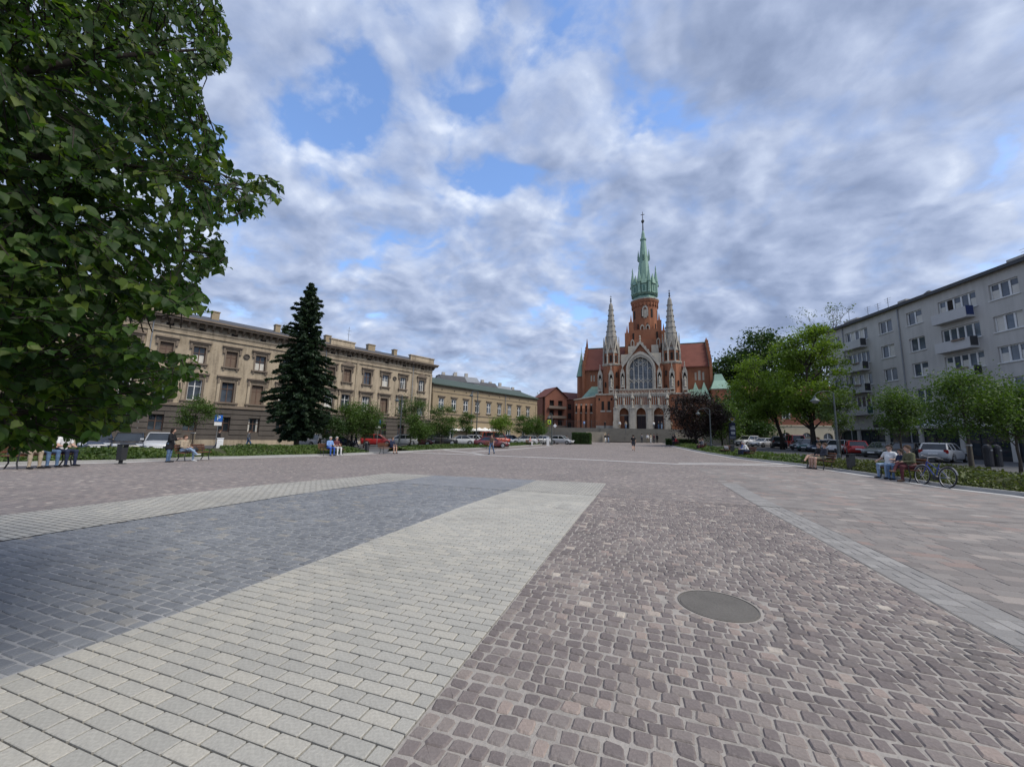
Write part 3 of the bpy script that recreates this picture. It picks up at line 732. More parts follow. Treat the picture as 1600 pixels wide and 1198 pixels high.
# stair turret on one flank, chapel on the other
o = MB(); o.lathe([(1.15, 0), (1.15, 14.2), (1.25, 14.3)], (-15.7, 13, 0), 10); o.box(-16.9, -14.6, 10.6, 13, 0, 7.2); ST = o.build('stair_turret', 'church_brick', CH)
o = MB(); o.lathe([(1.4, 14.2), (.9, 16.5), (.35, 19.2), (.06, 21.0), (.04, 22.4)], (-15.7, 13, 0), 8); o.build('turret_roof', 'copper', ST)
o = MB(); o.box(15.2, 18.9, 6.5, 12, 0, 9.6); o.prism([(18.9, 0), (20.0, 0), (19.7, 5.0), (18.9, 6.8)], 6.6, 7.6); o.prism([(17.0, 0), (17.8, 0), (17.7, 6.0), (17.1, 6.6)], 5.7, 6.5); CHP = o.build('chapel', 'church_brick', CH)
o = MB(); o.add([(15.0, 6.2, 9.5), (19.2, 6.2, 9.5), (19.2, 12.3, 9.5), (15.0, 12.3, 9.5), (15.9, 8.0, 11.6), (18.2, 8.0, 11.6), (18.2, 10.5, 11.6), (15.9, 10.5, 11.6), (16.2, 8.7, 13.2), (17.7, 8.7, 13.2), (17.7, 9.8, 13.2), (16.2, 9.8, 13.2)],
    [(3, 2, 1, 0), (0, 1, 5, 4), (1, 2, 6, 5), (2, 3, 7, 6), (3, 0, 4, 7), (4, 5, 9, 8), (5, 6, 10, 9), (6, 7, 11, 10), (7, 4, 8, 11), (8, 9, 10, 11)]); o.build('chapel_roof', 'copper', CHP)
o = MB(); o.box(16.0, 16.3, 6.4, 6.5, 4, 8); o.build('slit_window', 'dark_void', CHP)
o = MB(); o.box(16.95, 17.85, 5.62, 6.5, 5.9, 6.2); o.obox((19.5, 7.1, 5.9), (1.2, 1.1, .25), 0, 0, R(65)); o.box(15.1, 19.0, 6.42, 6.5, 9.3, 9.6); o.build('coping', 'church_stone', CHP)
# stairs and terrace, in the church's axes
TE = tag(link('church_terrace', None, None, CH_O, -CH_AZ), kind='structure')
o = MB(); o.box(-26, 30, -2.2, 24, -3.5, -.005); o.build('upper_terrace', 'step_stone', TE)
o = MB(); o.box(-26, -7.0, -7.0, -2.2, -3.5, -1.1); o.box(6.6, 30, -7.0, -2.2, -3.5, -1.1); o.box(-7.0, 6.6, -5.0, -2.2, -3.5, -1.1); o.build('lower_terrace', 'step_stone', TE)
for i in range(7):
    o = MB(); o.box(-8.5, 8.5, -2.2 - .34 * (7 - i), -2.2, -1.1 + i * .157, -1.1 + (i + 1) * .157 - .003); o.build('step', 'step_stone', TE)
for i in range(10):
    o = MB(); o.box(-7.0, 6.6, -8.4 + .34 * i, -5.0, -2.85 + i * .175, -2.85 + (i + 1) * .175 - .003); o.build('step', 'step_stone', TE)
o = MB(); o.box(-11.0, -7.0, -7.4, -7.0, -3.5, -.95); o.box(6.6, 24, -7.4, -7.0, -3.5, -.75); o.box(-7.4, -7.0, -9.0, -7.4, -3.5, -1.3); o.box(6.6, 7.0, -9.0, -7.4, -3.5, -1.3)
rw = o.build('retaining_wall', 'wall_cream', TE)
o = MB()
for x in (-3.0, 3.0):
    o.tube([(x, -8.3, -1.9), (x, -5.0, -.2)], .03, 6); o.tube([(x, -8.3, -2.8), (x, -8.3, -1.9)], .03, 6); o.tube([(x, -5.0, -1.1), (x, -5.0, -.2)], .03, 6)
o.build('handrail', 'lead_iron', TE)
def iron_fence(label, pts, h, step=.35):
    F_ = thing('iron_fence', label, 'fence', pts[0]); p0 = Vector(pts[0]); fb = MB(); rb = MB()
    for a, b_ in zip(pts, pts[1:]):
        a, b_ = Vector(a) - p0, Vector(b_) - p0; n = max(1, int((b_ - a).length / step))
        for i in range(n + 1):
            q = a.lerp(b_, i / n); w = .05 if i % 8 == 0 else .014; fb.box(q.x - w, q.x + w, q.y - w, q.y + w, q.z, q.z + h + (.12 if i % 8 == 0 else 0))
        for z in (.15, h - .12): rb.tube([a + Vector((0, 0, z)), b_ + Vector((0, 0, z))], .02, 4)
    q_ = fb.build('bars', 'lead_iron', F_); q_['kind'] = 'stuff'; rb.build('rails', 'lead_iron', F_)
def chl(a, b_, z): return CH_O + Matrix.Rotation(-CH_AZ, 3, 'Z') @ Vector((a, b_, z))
iron_fence('black iron fence on the church terrace beside the portal', [chl(-25, -1.9, 0), chl(-9, -1.9, 0)], 1.7)
iron_fence('black iron fence behind the cream wall and copper beech', [chl(9, -1.9, 0), chl(29, -1.9, 0)], 1.5)
# ------------------------------------------------------------------ houses round the square
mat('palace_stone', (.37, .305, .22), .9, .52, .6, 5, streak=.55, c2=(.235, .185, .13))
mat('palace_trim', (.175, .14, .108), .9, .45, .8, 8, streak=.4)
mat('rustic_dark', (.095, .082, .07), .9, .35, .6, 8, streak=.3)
mat('slate_roof', (.07, .07, .075), .7, .25, .8, 14)
mat('zinc', (.25, .26, .27), .5, .2, 1, 8, metal=.4)
flat('frame_white', (.66, .66, .64), .5)
flat('frame_brown', (.12, .07, .05), .5)
mat('curtain', (.55, .53, .48), .9, .15, 2, 8)
mat('blind_brown', (.16, .115, .085), .8, .15, 2, 8)
glass('window_glass', (.02, .025, .03), .04); glass('window_glass_sky', (.05, .06, .075), .08)  # second glass: lighter bluish base colour stands for reflected sky
mat('ochre_wall', (.31, .245, .16), .9, .2, .5, 8, streak=.3)
mat('green_roof', (.05, .07, .05), .6, .2, .5, 10, streak=.3)
mat('brick_house', (.25, .105, .07), .9, .25, .6, 10)
mat('pale_plaster', (.40, .38, .345), .9, .15, .6, 8, streak=.3)
mat('grey_render', (.44, .425, .395), .95, .24, .45, 9, streak=.6, bmp=.1)
mat('balcony_grey', (.46, .455, .445), .8, .1, .8, 8)
mat('shop_dark', (.03, .03, .034), .4, .2)
mat('cream_plaster', (.52, .46, .34), .9, .15, .6, 8, streak=.3)
flat('screen_green', (.03, .07, .06), .6)
flat('shop_white', (.75, .78, .8), .5); flat('shop_blue', (.025, .045, .14), .5)
flat('sign_grey', (.22, .27, .36), .6)
flat('awning_white', (.74, .73, .70), .8)

def window(parent, x, z, w, h, y, cols, rows, frame='frame_white', back='window_glass', split=None, surround=None, sill=None, cornice=None, smat='palace_trim', fw=.07, curtain=0, name='window', halves=False):
    """casement at (x, z centre), set y behind the wall face; its pane(s), surround and hood are its own pieces"""
    f = MB(); x0, x1, z0, z1 = x - w / 2, x + w / 2, z - h / 2, z + h / 2
    f.box(x0, x0 + fw, y, y + .1, z0, z1); f.box(x1 - fw, x1, y, y + .1, z0, z1); f.box(x0 + fw, x1 - fw, y, y + .1, z0, z0 + fw); f.box(x0 + fw, x1 - fw, y, y + .1, z1 - fw, z1)
    for i in range(1, cols): q = x0 + w * i / cols; f.box(q - fw * .6, q + fw * .6, y - .01, y + .09, z0 + fw, z1 - fw)
    for t in (rows if isinstance(rows, (list, tuple)) else []): q = z0 + h * t; f.box(x0 + fw, x1 - fw, y + .005, y + .085, q - fw * .5, q + fw * .5)
    o = f.build(name, frame, parent)
    if halves:
        for i in range(cols):
            g = MB(); a = x0 + w * i / cols; g.box(a + fw * .4, a + w / cols - fw * .4, y + .05, y + .06, z0 + fw * .4, z1 - fw * .4); g.build('pane', back, o)
    else:
        g = MB(); g.box(x0 + fw * .4, x1 - fw * .4, y + .05, y + .06, z0 + fw * .4, z1 - fw * .4); g.build('pane', back, o)
    if curtain:
        g = MB(); q = w * .22
        if curtain == 2: g.box(x0 + .02, x1 - .02, y + .035, y + .05, z0 + h * .05, z0 + h * .5)
        elif curtain == 3: g.box(x0 + fw, x1 - fw, y + .03, y + .048, z0 + fw, z1 - fw)
        else: g.box(x0 + .02, x0 + q, y + .035, y + .05, z0 + fw, z1 - fw); g.box(x1 - q, x1 - .02, y + .035, y + .05, z0 + fw, z1 - fw)
        g.build('curtain', 'blind_brown' if frame == 'frame_brown' and curtain == 3 else 'curtain', o)
    if surround:
        s = surround; g = MB(); g.box(x0 - s, x0, -.07, y, z0, z1 + s); g.box(x1, x1 + s, -.07, y, z0, z1 + s); g.box(x0, x1, -.07, y, z1, z1 + s); g.build('surround', smat, o)
    if sill:
        g = MB(); g.box(x - sill / 2, x + sill / 2, -.22, y + .02, z0 - .16, z0 - .003); g.box(x - sill / 2 + .12, x - sill / 2 + .3, -.14, .003, z0 - .42, z0 - .16); g.box(x + sill / 2 - .3, x + sill / 2 - .12, -.14, .003, z0 - .42, z0 - .16); g.build('sill', smat, o)
    if cornice:
        cw, zz, kind = cornice; g = MB(); g.box(x - cw / 2, x + cw / 2, -.3, 0, zz, zz + .16); g.box(x - cw / 2 + .1, x + cw / 2 - .1, -.16, 0, zz - .2, zz)
        if kind == 1:
            g.prism([(x - cw / 2, zz + .16), (x + cw / 2, zz + .16), (x, zz + .75)], -.26, 0)
        for s in (-1, 1): g.box(x + s * (cw / 2 - .2) - .1, x + s * (cw / 2 - .2) + .1, -.2, 0, zz - .75, zz - .2)
        g.build('hood', smat, o)
    return o
# --- the palace: x along the street front, y into the block, z up
PAZ = R(41); PB = at(400, 600, 46.8); PZ = -.1
PRZ = PI / 2 - PAZ
PAL = thing('stone_palace', 'long soiled sandstone palace with dark rusticated ground floor and bracketed cornice', 'building', (PB.x, PB.y, PZ), PRZ)
ZG, ZC = 4.05, 13.3
X0, X1 = -26.0, 26.4
bays = [-23.4, -20.4, -17.4, -14.4, -11.3, -8.6, -5.8, -2.78, .21, 3.2, 6.3, 8.9, 11.27, 14.39, 17.44, 20.64, 24.27]
ph = []; U_, L_w, B_w = [], [], []
for x in bays:
    U_.append((x - .55, x + .55, 8.9, 10.75)); L_w.append((x - .6, x + .6, 4.75, 7.05)); B_w.append((x - .6, x + .6, 1.35, 3.05))
o = MB(); o.holes(X0, X1, ZG + .3, ZC - .9, U_ + L_w, 0, .5); o.box(X0, X1, .9, 14, 0, ZC - .2); o.build('wall', 'palace_stone', PAL)
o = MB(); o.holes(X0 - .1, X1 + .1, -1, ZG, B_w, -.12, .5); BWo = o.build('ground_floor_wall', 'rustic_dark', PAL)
for i in range(1, 7):
    z = -.2 + i * .6; cut = sorted([(h[0], h[1]) for h in B_w if h[2] < z + .55 and h[3] > z + .03]); xs_ = [X0 - .12] + [q for c in cut for q in c] + [X1 + .12]
    for a, b_ in zip(xs_[::2], xs_[1::2]):
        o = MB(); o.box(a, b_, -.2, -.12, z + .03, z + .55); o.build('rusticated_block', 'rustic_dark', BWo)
o = MB(); o.box(X0 - .2, X1 + .2, -.34, .5, ZG, ZG + .18); o.box(X0 - .1, X1 + .1, -.2, .5, ZG + .18, ZG + .3); o.build('string_course', 'palace_trim', PAL)
o = MB(); o.box(X0 - .15, X1 + .15, -.3, -.12, -1.0, .45); o.build('plinth', 'palace_stone', BWo)
o = MB(); o.box(X0, X1, -.1, .5, ZC - .9, ZC - .2); o.box(X0, X1, -.16, 0, ZC - 1.45, ZC - 1.33); o.build('frieze', 'palace_stone', PAL)
o = MB(); o.box(X0 - .6, X1 + .6, -.85, .5, ZC, ZC + .22); o.box(X0 - .7, X1 + .7, -1.0, .5, ZC + .22, ZC + .42); o.box(X0 - .3, X1 + .3, -.3, .5, ZC - .2, ZC); CO = o.build('cornice', 'palace_trim', PAL)
br = MB(); br.prism([(-.75, 0), (-.1, 0), (-.1, -.55), (-.3, -.5), (-.7, -.15)], -.11, .11, 'x'); brm = br.mesh('bracket', 'palace_trim')
n = int((X1 - X0) / .72)
for i in range(n + 1): link('bracket', brm, CO, (X0 + i * (X1 - X0) / n, 0, ZC))
o = MB(); o.add([(X0 - .5, -.7, ZC + .42), (X1 + .5, -.7, ZC + .42), (X1 - 1, 5.5, 15.6), (X0 + 1, 5.5, 15.6), (X1 + .5, 13, ZC + .42), (X0 - .5, 13, ZC + .42)], [(0, 1, 2, 3), (3, 2, 4, 5), (1, 4, 2), (0, 3, 5)]); RFp = o.build('roof', 'slate_roof', PAL)
for a, b_ in ((-13.2, -8.2), (8.4, 11.9), (21.6, 26.4)):
    o = MB(); o.box(a, b_, -.35, .2, ZC + .42, ZC + 1.35); o.box(a - .1, b_ + .1, -.45, .3, ZC + 1.35, ZC + 1.5); o.box(a + .3, b_ - .3, -.38, -.35, ZC + .65, ZC + 1.15); o.build('parapet', 'palace_stone', PAL)
for x, w in ((-4.2, .75), (2.7, .6), (9.5, .8), (16.5, 1.2), (20.9, .6), (-14, 1.0)):
    o = MB(); o.box(x - w / 2, x + w / 2, 3.2, 4.0, 14.5, 15.85); o.box(x - w / 2 - .06, x + w / 2 + .06, 3.12, 4.08, 15.85, 15.97); o.build('chimney', 'ochre_wall', RFp)
o = MB(); o.tube([(12.4, 3, 14.6), (12.4, 3, 17.9)], .035, 5); o.tube([(12.0, 3, 17.3), (12.8, 3, 17.3)], .02, 4); o.tube([(12.1, 3, 16.7), (12.7, 3, 16.7)], .02, 4); o.build('aerial', 'zinc', RFp)
for a, b_ in ((-12.8, -9.9), (8.0, 12.9), (22.6, 26.35)):
    for x in (a, b_):
        o = MB(); o.box(x - .35, x + .02, -.12, 0, ZG + .3, ZC - 1.45); o.build('pilaster', 'palace_stone', PAL)
wr_ = random.Random(12)
for i, x in enumerate(bays):
    ris = x in (-11.3, 24.27, 11.27)
    white_u = x > 16; dark = x in (11.27, 14.39)
    window(PAL, x, 9.82, 1.1, 1.85, .22, 2, [.62], 'frame_white' if white_u else 'frame_brown', surround=.17, sill=1.75, cornice=(2.0, 11.2, 1 if ris else 0), curtain=wr_.choice((0, 0, 1, 2, 3)) if x < 16 else wr_.choice((0, 0, 1, 2)), back=wr_.choice(('window_glass', 'window_glass_sky')))
    white_l = x in (-5.8, 11.27, 14.39, 24.27, 8.9)
    wl = window(PAL, x, 5.9, 1.2, 2.3, .22, 2, [.68], 'frame_white' if white_l else 'frame_brown', surround=.2, sill=2.3, cornice=(2.35, 7.65, 0), curtain=3 if x in (.21, 17.44) else wr_.choice((0, 1, 1, 2)), back=wr_.choice(('window_glass', 'window_glass_sky')))
    g = MB()
    for s in (-1, 1): g.box(x + s * .92 - .13, x + s * .92 + .13, -.16, .01, 4.75, 7.3)
    g.build('colonnette', 'palace_stone', wl)
    window(PAL, x, 2.2, 1.2, 1.7, .25, 2, [.6], 'frame_brown', curtain=1 if i % 4 == 0 else 0)
    o = MB(); o.box(x + 1.05, x + 1.5, -.03, .0, 12.02, 12.22) if False else o.box(x - .32, x + .32, -.105, -.1, ZC - .72, ZC - .42); o.build('vent_slot', 'dark_void', PAL)
for x in (-1.3, 19.05):
    o = MB(); o.lathe([(.34, 0), (.34, .1), (.26, .14), (.24, .05)], (0, 0, 0), 16); m = o.mesh('medallion', 'rustic_dark'); q = link('medallion', m, PAL, (x, -.0, 10.4)); q.rotation_euler = (PI / 2, 0, 0)
for x in (-9.9, 8.0, 22.4):
    o = MB(); o.tube([(x, -.14, ZC - .3), (x, -.14, .2)], .06, 6); o.build('downpipe', 'zinc', PAL)
# --- ochre two-storey house with the green roof, joined to the palace
OX0, OX1 = 26.9, 57.4
OH = thing('ochre_house', 'low ochre house with long green metal roof and white windows', 'building', (PB.x, PB.y, PZ), PRZ)
ow = [28.4 + i * 3.17 for i in range(10)][:9]; ow = [29.0, 31.95, 34.9, 38.0, 41.2, 44.4, 47.6, 50.8, 54.0]
ug = [(x - .6, x + .6, 6.1, 8.15) for x in ow]
doors = [(31.5, 1.5, 3.1), (38.0, 1.5, 2.6), (39.9, .9, 2.3), (41.2, 1.3, 2.7), (44.4, .9, 2.2), (47.4, 1.5, 3.0), (52.5, 1.3, 2.8)]
gg = [(x - w / 2, x + w / 2, .1, h) for x, w, h in doors]
o = MB(); o.holes(OX0, OX1, -1, 10.6, ug + gg, .3, .75); o.box(OX0, OX1, 1.2, 12, -1, 10.5); o.build('wall', 'ochre_wall', OH)
o = MB(); o.box(OX0 - .1, OX1 + .1, .16, .3, 4.3, 4.5); o.box(OX0, OX1, .2, .3, 5.35, 5.5); o.box(OX0 - .1, OX1 + .1, .05, .3, 10.3, 10.6); o.box(OX0, OX1, .24, .3, 9.2, 9.3); o.build('string_course', 'palace_trim', OH)
for x in (OX0 + .3, 36.45, 46.0, OX1 - .3):
    o = MB(); o.box(x - .22, x + .22, .18, .3, 5.5, 8.95); o.build('pilaster', 'ochre_wall', OH)
o = MB(); o.add([(OX0 - .2, -.2, 10.6), (OX1 + .2, -.2, 10.6), (OX1 + .2, 6, 12.7), (OX0 - .2, 6, 12.7), (OX1 + .2, 12.2, 10.6), (OX0 - .2, 12.2, 10.6), (OX0 - .2, -.2, 10.45), (OX1 + .2, -.2, 10.45)], [(0, 1, 2, 3), (3, 2, 4, 5), (1, 4, 2), (0, 3, 5), (6, 7, 1, 0)]); o.build('roof', 'green_roof', OH)
for x in (36.4, 46.1):
    o = MB(); o.tube([(x, .12, 10.4), (x, .12, .2)], .06, 6); o.build('downpipe', 'zinc', OH)
for i, x in enumerate(ow):
    window(OH, x, 7.12, 1.2, 2.05, .42, 2, [.64], 'frame_white', fw=.11, name='window', back=wr_.choice(('window_glass', 'window_glass_sky')))
    o = MB(); o.box(x - .85, x + .85, .1, .3, 8.45, 8.6); o.box(x - .6, x + .6, .2, .3, 8.25, 8.45); o.box(x - .75, x + .75, .12, .3, 5.95, 6.08); o.build('hood', 'palace_trim', OH)
    o = MB(); o.box(x - .12, x + .12, .295, .302, 9.6, 9.85); o.build('vent_slot', 'dark_void', OH)
for x, w, h in doors:
    if w < 1: o = MB(); o.box(x - w / 2, x + w / 2, .5, .6, .1, h); o.build('door', 'shop_white' if x < 40 else 'frame_white', OH)
    elif x == 41.2: o = MB(); o.box(x - w / 2, x + w / 2, .6, .7, .1, h); o.build('door', 'door_wood', OH)
    else: window(OH, x, (.1 + h) / 2, w, h - .1, .45, 2, [.62, .3], 'frame_white', fw=.14, name='shop_window')
# cafe parasols in front of it
for i, (px, Y) in enumerate(((708, 72), (722, 73), (735, 74), (748, 75), (757, 76), (768, 77))):
    p = gat(px, Y); U = thing('cafe_parasol', ['first', 'second', 'third', 'fourth', 'fifth', 'sixth'][i] + ' white cafe parasol from the palace corner, before the ochre house', 'parasol', p, 0, 'white parasols of the pavement cafe')
    o = MB(); o.tube([(0, 0, 0), (0, 0, 2.6)], .025, 6); o.build('pole', 'frame_brown', U)
    o = MB(); o.lathe([(1.5, 2.05), (1.5, 2.12), (.08, 2.68), (.03, 2.75)], n=8); o.build('canopy', 'awning_white', U)
# --- houses behind: brick one with balconies, roofs over the green ridge
BG = thing('brick_tenement', 'red brick tenement with dark loggia openings beside the church', 'building', at(848, 690, 99), PRZ - R(24)); BG.location.z = .9
mat('balcony_concrete', (.22, .17, .135), .9, .2)
bx0, bx1 = 0.6, 7.2
bh = [(bx0 + 1.3 + i * 2.6, bx0 + 2.7 + i * 2.6, 3.4 + k * 2.5, 5.3 + k * 2.5) for k in range(3) for i in range(2)]
o = MB(); o.holes(bx0, bx1, -1, 11.2, bh, 0, .4); o.box(bx0, bx1 + 9, 1.4, 12, -1, 11.2); o.prism([(bx0, 11.2), (bx1, 11.2), ((bx0 + bx1) / 2, 13.6)], 0, 6); o.build('wall', 'brick_house', BG)
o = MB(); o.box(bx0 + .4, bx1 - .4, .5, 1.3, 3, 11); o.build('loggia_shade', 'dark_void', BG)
for k in range(3):
    o = MB(); o.box(bx0 + .7, bx1 - .7, -.9, .2, 3.1 + k * 2.5, 3.3 + k * 2.5); o.box(bx0 + .7, bx1 - .7, -.9, -.82, 3.3 + k * 2.5, 3.8 + k * 2.5); o.build('balcony', 'balcony_concrete', BG)
o = MB(); o.box(bx0, bx1, -.15, 0, 0, 3.0); o.build('ground_floor_wall', 'ochre_wall', BG)
o = MB(); o.add([(bx0 - .3, -.4, 11.1), ((bx0 + bx1) / 2, -.4, 13.9), ((bx0 + bx1) / 2, 6, 13.9), (bx0 - .3, 6, 11.1), (bx1 + .3, -.4, 11.1), (bx1 + .3, 6, 11.1)], [(0, 1, 2, 3), (1, 4, 5, 2)])
o.add([(bx1, 1, 11.0), (bx1 + 9.2, 1, 11.0), (bx1 + 9.2, 6.5, 13.6), (bx1, 6.5, 13.6)], [(0, 1, 2, 3)]); o.build('roof', 'roof_tile', BG)
for i in range(3):
    for k in range(3):
        window(BG, bx1 + 1.8 + i * 2.6, 4 + k * 2.5, 1.0, 1.5, 1.33, 2, [.6], 'frame_brown')
BK = [(686, 122, 8.5, 21.0, 'pale_plaster'), (706, 126, 9, 21.4, 'balcony_grey'), (734, 130, 10, 20.2, 'pale_plaster'), (764, 134, 9, 19.5, 'brick_house'), (786, 138, 8, 18.8, 'pale_plaster')]
for i, (px, Y, w, h, m) in enumerate(BK):
    B_ = thing('roof_house', ['pale rendered house over the green roof nearest the palace', 'grey rendered house with gabled end over the green roof', 'pale house with dormers over the middle of green roof', 'red brick attic house over the green roof', 'small pale attic house over far end of green roof'][i], 'building', (at(px, 690, Y).x, Y, 0), R(30), 'houses showing over the green roof')
    o = MB(); o.box(0, w, 0, 8, 0, h - 2); o.prism([(0, h - 2), (8, h - 2), (5.5, h), (2.5, h)], 0, w, 'x'); o.build('wall', m, B_)
    o = MB(); o.prism([(-.3, h - 2.1), (2.4, h + .1), (5.6, h + .1), (8.3, h - 2.1), (5.4, h - .1), (2.6, h - .1)], -.2, w + .2, 'x'); o.build('roof', 'zinc' if i % 2 else 'slate_roof', B_)
    for k in range(3):
        o = MB(); o.box(.8 + k * 2.6, 1.9 + k * 2.6, -.05, .02, h - 3.6, h - 2.4); o.build('window', 'window_glass', B_)
    for k in range(2):
        o = MB(); o.box(1.2 + k * 4, 2.2 + k * 4, 3.5, 4.3, h - .3, h + 1.2 + .3 * (i % 2)); o.build('chimney', 'pale_plaster', B_)
# --- grey apartment block on the other side
RAZ = R(4.5); RRZ = -PI / 2 - RAZ + PI
RB = thing('apartment_block', 'grey rendered five-storey apartment block with balconies and ground floor shops', 'building', (43.6, 32.9, .2), PI / 2 - RAZ)
# local x runs along the front away from the camera, y > 0 is towards the square
HB = 17.2; RXA, RXB = -12.0, 21.2
rows_ = [6.8, 9.62, 12.42, 15.4]
cols_ = [(-8.4, 'bal'), (-4.4, 'two'), (-.3, 'tri'), (3.65, 'bal'), (8.0, 'two'), (11.6, 'two'), (15.9, 'bal'), (19.6, 'two')]
hl = []
for cx_, k in cols_:
    for z in rows_:
        w = {'two': 1.75, 'tri': 2.2, 'bal': 3.5}[k]; hl.append((cx_ - w / 2, cx_ + w / 2, z - .75, z + .72))
sh = [(RXA + .6 + i * 4.1, RXA + 4.3 + i * 4.1, .1, 3.2) for i in range(8)]
o = MB(); o.holes(RXA, RXB, -1, HB, hl + sh, -.4, 0); o.box(RXA, RXB, -11, -.8, -1, HB); o.build('wall', 'grey_render', RB)
o = MB(); o.box(RXA - .3, RXB + .3, -11.3, .45, HB, HB + .12); o.box(RXA - .3, RXB + .3, .3, .5, HB - .12, HB + .2); o.build('roof', 'lead_iron', RB)
def fwin(x, z, w, h, cols, back='window_glass_sky', dark=None, cur=0):
    """window on the block: the same pieces, facing +y"""
    f = MB(); fw = .09; x0, x1, z0, z1 = x - w / 2, x + w / 2, z - h / 2, z + h / 2
    f.box(x0, x0 + fw, -.25, -.15, z0, z1); f.box(x1 - fw, x1, -.25, -.15, z0, z1); f.box(x0 + fw, x1 - fw, -.25, -.15, z0, z0 + fw); f.box(x0 + fw, x1 - fw, -.25, -.15, z1 - fw, z1)
    for i in range(1, cols): q = x0 + w * i / cols; f.box(q - .07, q + .07, -.24, -.14, z0 + fw, z1 - fw)
    o = f.build('window', 'frame_white', RB)
    for i in range(cols):
        g = MB(); a = x0 + w * i / cols; g.box(a + .04, a + w / cols - .04, -.21, -.2, z0 + .04, z1 - .04); g.build('pane', 'dark_void' if dark == i else back, o)
        if cur and (i + int(x * 3)) % 2 == 0:
            c = MB(); c.box(a + .1, a + w / cols - .1, -.198, -.19, z0 + .1, z1 - .1 - .5 * ((i + int(z)) % 2)); c.build('curtain', 'curtain', o)
    g = MB(); g.box(x0 - .1, x1 + .1, -.1, .09, z0 - .08, z0 - .005); g.build('sill', 'frame_white', o)
bi = 0
for cx_, k in cols_:
    for j, z in enumerate(rows_):
        if k == 'two': fwin(cx_, z - .015, 1.75, 1.47, 2, cur=(j + int(cx_)) % 2)
        elif k == 'tri': fwin(cx_, z - .015, 2.2, 1.47, 3, cur=1)
        else:
            fwin(cx_, z - .015, 3.5, 1.47, 5, dark=3 if j == 3 and cx_ < 10 else None, cur=j % 2)
            o = MB(); xa, xb = cx_ - 1.5, cx_ + 1.75
            o.box(xa, xb, .0, .8, z - 1.75, z - 1.6); o.box(xa, xb, .73, .8, z - 1.6, z - .72); o.box(xb - .07, xb, .0, .73, z - 1.6, z - .72); o.box(xa, xa + .07, .0, .73, z - 1.6, z - .72)
            b_ = o.build('balcony', 'balcony_grey', RB)
            if j in (1, 2):
                g = MB(); g.box(xa + .4, xa + 1.5, .805, .95, z - .88, z - .72); g.build('flower_box', 'balcony_concrete', b_)
            o = MB(); o.box(xa - .015, xa, .1, .76, z - 1.55, z - .65); o.build('side_screen', ('screen_green', 'shop_dark', 'lead_iron', 'shop_blue' if cx_ < 10 else 'lead_iron')[j], b_)
for i, (a, b_, z0, z1) in enumerate(sh):
    f = MB(); f.box(a, b_, -.3, -.2, z0, z0 + .5); f.box(a, b_, -.3, -.2, z1 - .15, z1)
    for q in (a, (2 * a + b_) / 3, (a + 2 * b_) / 3, b_ - .08): f.box(q, q + .08, -.3, -.2, z0 + .5, z1 - .15)
    w_ = f.build('shop_front', 'shop_dark', RB)
    g = MB(); g.box(a, b_, -.27, -.26, z0 + .4, z1 - .05); g.build('pane', 'window_glass', w_)
o = MB(); o.box(RXA, RXB, .02, .14, 3.3, 3.45); o.build('string_course', 'balcony_grey', RB)
for xa, xb in ((4.5, 8.9), (-3.6, 1.0), (11.0, 14.5)):
    o = MB(); o.box(xa, xb, .02, .16, 3.5, 4.25); sg = o.build('shop_sign', 'shop_white' if xa == 4.5 else 'shop_dark', RB)
    if xa == 4.5:
        o = MB(); o.box(8.2, 8.85, .165, .18, 3.55, 4.2); o.build('logo_panel', 'shop_blue', sg)
        rr_ = random.Random(4)
        for k in range(9):                       # lettering too blurred in the photograph to read: uneven grey-blue strokes
            x = 7.7 - k * .26 - (.2 if k > 5 else 0); h_ = rr_.uniform(.22, .34)
            o = MB(); o.box(x - .17, x, .165, .175, 3.72, 3.72 + h_); o.build('lettering', 'balcony_concrete' if False else 'sign_grey', sg)
for i, (x, h) in enumerate(((17.5, 2.6), (14.5, 1.7), (13.0, 1.6), (11.6, 1.8), (-1.8, 1.4), (19.0, 2.2))):
    o = MB(); o.tube([(x, -.6, HB), (x, -.6, HB + h)], .03, 5)
    for q in range(3): o.tube([(x - .5 + .1 * q, -.6, HB + h - .1 - q * .25), (x + .5 - .1 * q, -.6, HB + h - .1 - q * .25)], .015, 4)
    o.build('aerial', 'zinc', RB)
for x, w in ((17.5, 2.2), (10.0, 1.0), (-1.0, 1.6)):
    o = MB(); o.box(x - w / 2, x + w / 2, -2.0, -.7, HB, HB + .9); o.build('chimney', 'pale_plaster', RB)
o = MB(); o.lathe([(.5, 0), (.5, .25), (.15, .55), (.02, .6)], (6.5, -.4, HB + .12), 14); o.build('roof_vent', 'lead_iron', RB)
for x in (9.8, 18.0):
    o = MB(); o.tube([(x, .1, HB - .2), (x, .1, .2)], .06, 6); o.build('downpipe', 'zinc', RB)
# --- cream and brick house at the end of that street
CR = thing('brick_corner_house', 'red brick upper storey over cream ground floor with arched windows', 'building', (at(1181, 690, 74).x, 74, .7), R(-14))
hs = [(1.6 + i * 3.2, 2.7 + i * 3.2, 5.4, 7.6) for i in range(5)]
o = MB(); o.holes(0, 17, 4.0, 9.6, hs, 0, .4); o.box(0, 17, .8, 10, 0, 9.5); o.build('upper_wall', 'brick_house', CR)
o = MB()
for i in range(5): arch_wall(o, i * 3.4, i * 3.4 + 3.4, -.5, 4.0, i * 3.4 + 1.7, .75, 2.1, 2.85, -.1, .4)
o.box(-.1, 17.1, -.2, .4, 4.0, 4.25); o.build('ground_floor_wall', 'cream_plaster', CR)
for h in hs:
    window(CR, (h[0] + h[1]) / 2, 6.5, 1.1, 2.2, .15, 2, [.62], 'frame_white', surround=.16, smat='frame_white', fw=.1)
